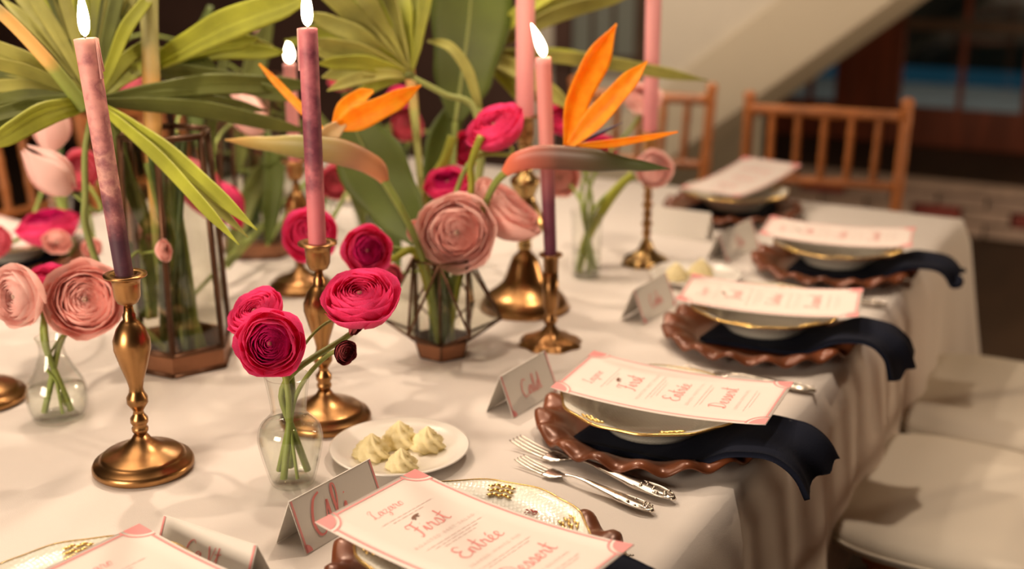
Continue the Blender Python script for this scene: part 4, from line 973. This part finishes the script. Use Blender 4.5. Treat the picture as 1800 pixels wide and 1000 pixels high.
palm('bright green long bladed palm leaf reaching to the lit violet streaked candle', hb4,
     [(560, -14, 1.80, 54, 'palm_b'), (455, 68, 2.0, 40, 'palm_b'), (505, 92, 2.1, 34, 'palm_b'), (420, 190, 2.05, 36, 'palm_d'), (528, 178, 2.0, 38, 'palm_d'), (380, 118, 2.0, 44, 'palm_d')],
     44, [(262, 260, 2.0), (290, 420, 2.02), (330, 622, 2.0)], ['palm'], n_seed=11)
def solo_leaf(label, pts, w, mt_, roll=0, fold=.3, rib=True, stalk=None, name='broad_leaf', bow=0):
    root = dep(*(stalk or pts)[-1 if stalk else 0]); t = thing(name, label, 'leaf', root); P = W3(pts)
    o = leaf_blade(P, [x * pts[0][2] / F_PX / 2 for x in w], mt_, 'blade', None, roll, fold, 4, 8, bow); o.parent = t; o.location = -root
    if rib: 
        Q = [p - root - FWD * .0022 for p in spline(P, 8)]; MB().tube(Q, interp([.0042, .0030, .0008], len(Q)), 7).build('midrib', 'midrib', t)
    if stalk: Q = [p - root for p in spline(W3([pts[0]] + stalk), 8)]; MB().tube(Q, .0055, 9).build('stalk', 'stem', t)
    return t
solo_leaf('tall dark green paddle leaf rising at top centre left of the plain pink taper', [(800, 215, 2.2), (812, 130, 2.22), (826, 20, 2.25), (835, -140, 2.25)], [26, 110, 150, 120], 'leaf', .2, .18, True, [(795, 330, 2.15), (785, 480, 2.08), (780, 612, 2.02)])
solo_leaf('pointed dark green leaf with pale midrib behind the drooping spathe stem', [(736, 425, 2.0), (700, 365, 2.04), (655, 290, 2.06), (605, 185, 2.08)], [30, 100, 128, 34], 'leaf', -.15, .2, True, [(760, 500, 2.0), (775, 612, 2.0)])
solo_leaf('dark green leaf standing inside the lantern vase behind the candle', [(262, 560, 2.0), (250, 470, 2.04), (232, 380, 2.05), (214, 270, 2.06)], [30, 52, 60, 10], 'leaf', .3, .3, True)
solo_leaf('narrow green leaf crossing upright between the palm leaflets', [(362, 320, 2.1), (370, 230, 2.1), (384, 150, 2.1), (402, 60, 2.12)], [14, 20, 22, 6], 'palm_d', .3, .3, False, None, 'leaf_strap')
solo_leaf('arching light green strap leaf right of the top centre fan palm', [(842, 190, 2.1), (822, 125, 2.1), (790, 82, 2.1), (752, 72, 2.12)], [14, 20, 18, 6], 'palm', .3, .3, False, [(845, 300, 2.1), (800, 480, 2.05), (782, 612, 2.02)], 'leaf_strap')
for i, (lb, pts, w, m_) in enumerate([
    ('dark leaf blade standing behind the lantern vase, left of the hanging rose tulip', [(300, 560, 2.1), (296, 470, 2.12), (300, 380, 2.14), (318, 260, 2.15)], [10, 34, 40, 8], 'leaf'),
    ('olive leaf blade leaning right behind the hanging tulips', [(400, 470, 2.4), (420, 400, 2.42), (452, 320, 2.45), (500, 250, 2.45)], [10, 30, 36, 6], 'palm_d'),
    ('dark leaf blade upright left of the violet streaked candle', [(470, 430, 2.4), (476, 360, 2.42), (480, 300, 2.44), (470, 230, 2.45)], [10, 36, 40, 8], 'leaf'),
    ('olive leaf blade behind the drooping spathe', [(640, 400, 2.4), (625, 330, 2.42), (600, 270, 2.44), (560, 200, 2.45)], [10, 30, 36, 8], 'palm_d'),
    ('dark leaf blade behind the hot pink blooms at centre', [(760, 400, 2.3), (765, 330, 2.32), (780, 250, 2.34), (800, 170, 2.36)], [14, 50, 60, 10], 'leaf'),
    ('dim leaf blade behind the fan palm at upper left of centre', [(420, 300, 2.5), (430, 200, 2.52), (450, 100, 2.55), (480, 20, 2.55)], [14, 40, 46, 10], 'palm_d'),
    ('dim leaf blade in the dark gap left of the streaked candle', [(350, 260, 2.6), (345, 180, 2.6), (352, 90, 2.6), (370, 10, 2.6)], [14, 36, 40, 10], 'leaf'),
    ('dim leaf blade in the dark gap right of the streaked candle', [(640, 250, 2.6), (630, 180, 2.6), (612, 110, 2.62), (580, 40, 2.62)], [14, 40, 46, 10], 'palm_d'),
    ('dark leaf blade low behind the geometric vase', [(700, 470, 2.3), (690, 420, 2.32), (668, 380, 2.34), (640, 340, 2.35)], [10, 26, 30, 6], 'leaf')]):
    k_ = [V6, V6, V6, V8, V9, V6, V6, V8, V9][i]; f_in = Vector((k_.x + .010 * math.cos(i), k_.y + .010 * math.sin(i), TZ + .02)); P0 = dep(*pts[0])
    t = thing('leaf_strap', lb, 'leaf', f_in); o = leaf_blade(W3(pts), [x * 2.4 / F_PX / 2 for x in w], m_, 'blade', None, (i % 3 - 1) * .4, .3, 3, 6); o.parent = t; o.location = -f_in
    MB().tube([p - f_in for p in spline([f_in, Vector((k_.x, k_.y, TZ + .13)), P0], 6)], .004, 8).build('stalk', 'stem', t)
def stalk_thing(label, pts, rad, mt_, name='flower_stalk', flat=.7):
    P = spline(W3(pts), 8); root = P[0].copy(); t = thing(name, label, 'stalk', root)
    mb = MB(); mb.tube([p - root for p in P], [r * pts[0][2] / F_PX for r in interp(rad, len(P))], 12, flat, -HF); mb.build('sheath', mt_, t, along=True)
    return t
stalk_thing('thick yellow orange stalk rising from the lantern vase between palm leaves', [(300, 622, 2.0), (276, 420, 1.97), (268, 200, 1.92), (263, 60, 1.9), (258, -60, 1.88)], [6, 9, 16, 15, 20], 'stalk')
stalk_thing('brown tinged palm rib slanting in front of the big fan leaf at upper left', [(150, 190, 1.80), (90, 115, 1.74), (20, 40, 1.70), (-60, -30, 1.66)], [13, 12, 11, 10], 'stalk', 'palm_rib')
stalk_thing('red edged heliconia bract at top centre between the fan palm and broad leaf', [(760, 590, 2.02), (740, 330, 2.12), (722, 140, 2.2), (706, 60, 2.22), (692, -50, 2.22)], [4, 6, 10, 18, 16], 'heliconia', 'heliconia')
stalk_thing('yellow green curled stem hooking down below the high hot pink bloom', [(790, 600, 2.0), (826, 360, 1.96), (828, 290, 1.94), (846, 240, 1.92)], [4, 6, 6, 7], 'palm_b', 'cut_stem', 1)
stalk_thing('short lime stem reaching left of the wide open pale ranunculus', [(772, 605, 2.0), (735, 450, 1.95), (690, 455, 1.93), (650, 470, 1.94)], [5, 7, 6, 5], 'palm_b', 'cut_stem', 1)
stalk_thing('yellow green stem leaning right out of the slim clear glass', [(1018, 478, 2.45), (1032, 420, 2.44), (1075, 345, 2.42), (1112, 305, 2.41)], [6, 8, 9, 6], 'palm_b', 'cut_stem', 1)
stalk_thing('light green looping stem between the broad leaf and the hot pink blooms', [(745, 360, 2.12), (750, 330, 2.12), (780, 285, 2.12), (795, 240, 2.12)], [7, 9, 9, 8], 'palm_b', 'cut_stem', 1)
for i, (b0, k0, dx) in enumerate([(T1, 7, .05), (T2, 7, .026), (T3, 9, .055), (V6, 5, .018), (V8, 5, .018), (V9, 4, .016), (V7, 4, .018)]):
    nm = ('the tall lantern vase', 'the geometric vase', 'the farther lantern vase', 'the far bud vase', 'the vase below the drooping flower', 'the bud vase behind the geometric one', 'the bud vase far left')[i]
    for k in range(k0):
        a = k * 2.4; lo = Vector((b0.x + dx * .7 * math.cos(a), b0.y + dx * .7 * math.sin(a), TZ + .007)); hi = Vector((b0.x + dx * .6 * math.cos(a + 2.2), b0.y + dx * .6 * math.sin(a + 2.2), TZ + (.33, .20, .30, .22, .22, .2, .2)[i] + .02 * (k % 3)))
        t = thing('cut_stem', 'dark green cut stem crowded among others in ' + nm, 'stem', lo, 0, 'green stems in ' + nm)
        P = spline([Vector(), (hi - lo) * .5 + Vector((.006 * math.cos(k), .006 * math.sin(k), 0)), hi - lo], 6)
        MB().tube(P, interp([.0065, .0055, .005], len(P)), 9).build('stem', 'stem_d' if k % 3 else 'stem', t)
# ================================================================== CHAIRS
def bamboo(pts, r, name, par, knots=5):
    pts = [Vector(p) for p in pts]; P = spline(pts, 10); n = len(P); rad = []
    for i in range(n):
        f = i / (n - 1) * knots; d = abs(f - round(f)); rad.append(r * (1 + .22 * math.exp(-(d / .09) ** 2)))
    return MB().tube(P, rad, 10).build(name, 'bamboo', par)
def chair(label, loc, rz, group):
    t = thing('bamboo_chair', label, 'chair', loc, rz, group)   # faces local -y
    for s_ in (-1, 1):
        bamboo([(s_ * .215, .19, 0), (s_ * .22, .19, .44), (s_ * .226, .215, .70), (s_ * .230, .25, .935)], .0165, 'back_post', t, 9)
        MB().lathe([(0, -.01), (.019, -.004), (.017, .012), (0, .018)], 12, (s_ * .230, .25, .932)).build('finial', 'bamboo', t)
        bamboo([(s_ * .165, -.13, 0), (s_ * .165, -.13, .43)], .0165, 'leg', t, 5)
        for z in (.16, .30): bamboo([(s_ * .165, -.13, z), (s_ * .217, .19, z)], .010, 'stretcher', t, 4)
    for z in (.16, .30): bamboo([(-.165, -.13, z), (.165, -.13, z)], .010, 'stretcher', t, 4)
    bamboo([(-.23, .243, .895), (.23, .243, .895)], .0165, 'top_rail', t, 6)
    bamboo([(-.226, .214, .690), (.226, .214, .690)], .0125, 'lower_rail', t, 5)
    bamboo([(-.226, .200, .560), (.226, .200, .560)], .011, 'lower_rail', t, 5)
    for k in range(5):
        x = (k - 2) * .076; bamboo([(x, .214, .690), (x * 1.02, .228, .80), (x * 1.03, .243, .895)], .0115, 'spindle', t, 3)
    bevel(MB().box((-.195, -.155, .425), (.195, .195, .455)).build('seat', 'bamboo', t, False), .012, 3)
    return t
def cushion(label, loc, rz, group):
    mb = MB(); seg = 64; V = []; Fc = []
    prof = [(0, 0), (.90, 0), (.985, .010), (1.0, .022), (.985, .036), (.93, .046), (.75, .053), (.4, .057), (0, .058)]
    for f, z in prof:
        for j in range(seg):
            a = 2 * math.pi * j / seg; c_, s_ = math.cos(a), math.sin(a); e_ = .72
            x = math.copysign(abs(c_) ** e_, c_) * .250 * (1 - .06 * s_); y = math.copysign(abs(s_) ** e_, s_) * .235; V.append((x * f, y * f, z))
    for i in range(len(prof) - 1):
        for j in range(seg): k = (j + 1) % seg; Fc.append((i * seg + j, i * seg + k, (i + 1) * seg + k, (i + 1) * seg + j))
    mb.add(V, Fc); t = thing('seat_cushion', label, 'cushion', loc, rz, group); mb.build('pad', 'cushion', t)
    P = [Vector(V[3 * seg + j]) * 1.004 for j in range(seg)] + [Vector(V[3 * seg]) * 1.004]; MB().tube(P, .0035, 6, cap=False).build('piping', 'cushion', t); return t
ch_ = chair('bamboo back chair at the table end, right hand of the pair before the stairs', (-.905, 3.37, 0), math.radians(9), 'bamboo chairs')
for lb, (x, y), rz in [('bamboo back chair at the table end, half hidden by the pale bloom and taper', (-1.525, 3.41), 8), ('bamboo back chair across the table behind the pale tulips at left', (-2.52, 2.02), 86), ('bamboo back chair across the table behind the lantern vase', (-2.50, 2.62), 90)]:
    copy_tree(ch_, (x, y, 0), math.radians(rz), lb)
for lb, y, w_ in [('nearer', 2.06, 0), ('farther', 2.57, 0)]:
    copy_tree(ch_, (-.215, y - .02, 0), math.radians(-90), 'bamboo chair under the %s white cushion at the right of the table' % lb)
    cushion('white padded seat cushion, the %s of two along the right side of the table' % lb, (-.245, y - .02, .4555), math.radians(-90), 'white seat cushions')
cushion('white seat cushion on the end chair, mostly hidden by the table', (-.905, 3.37, .4555), math.radians(9), 'white seat cushions')
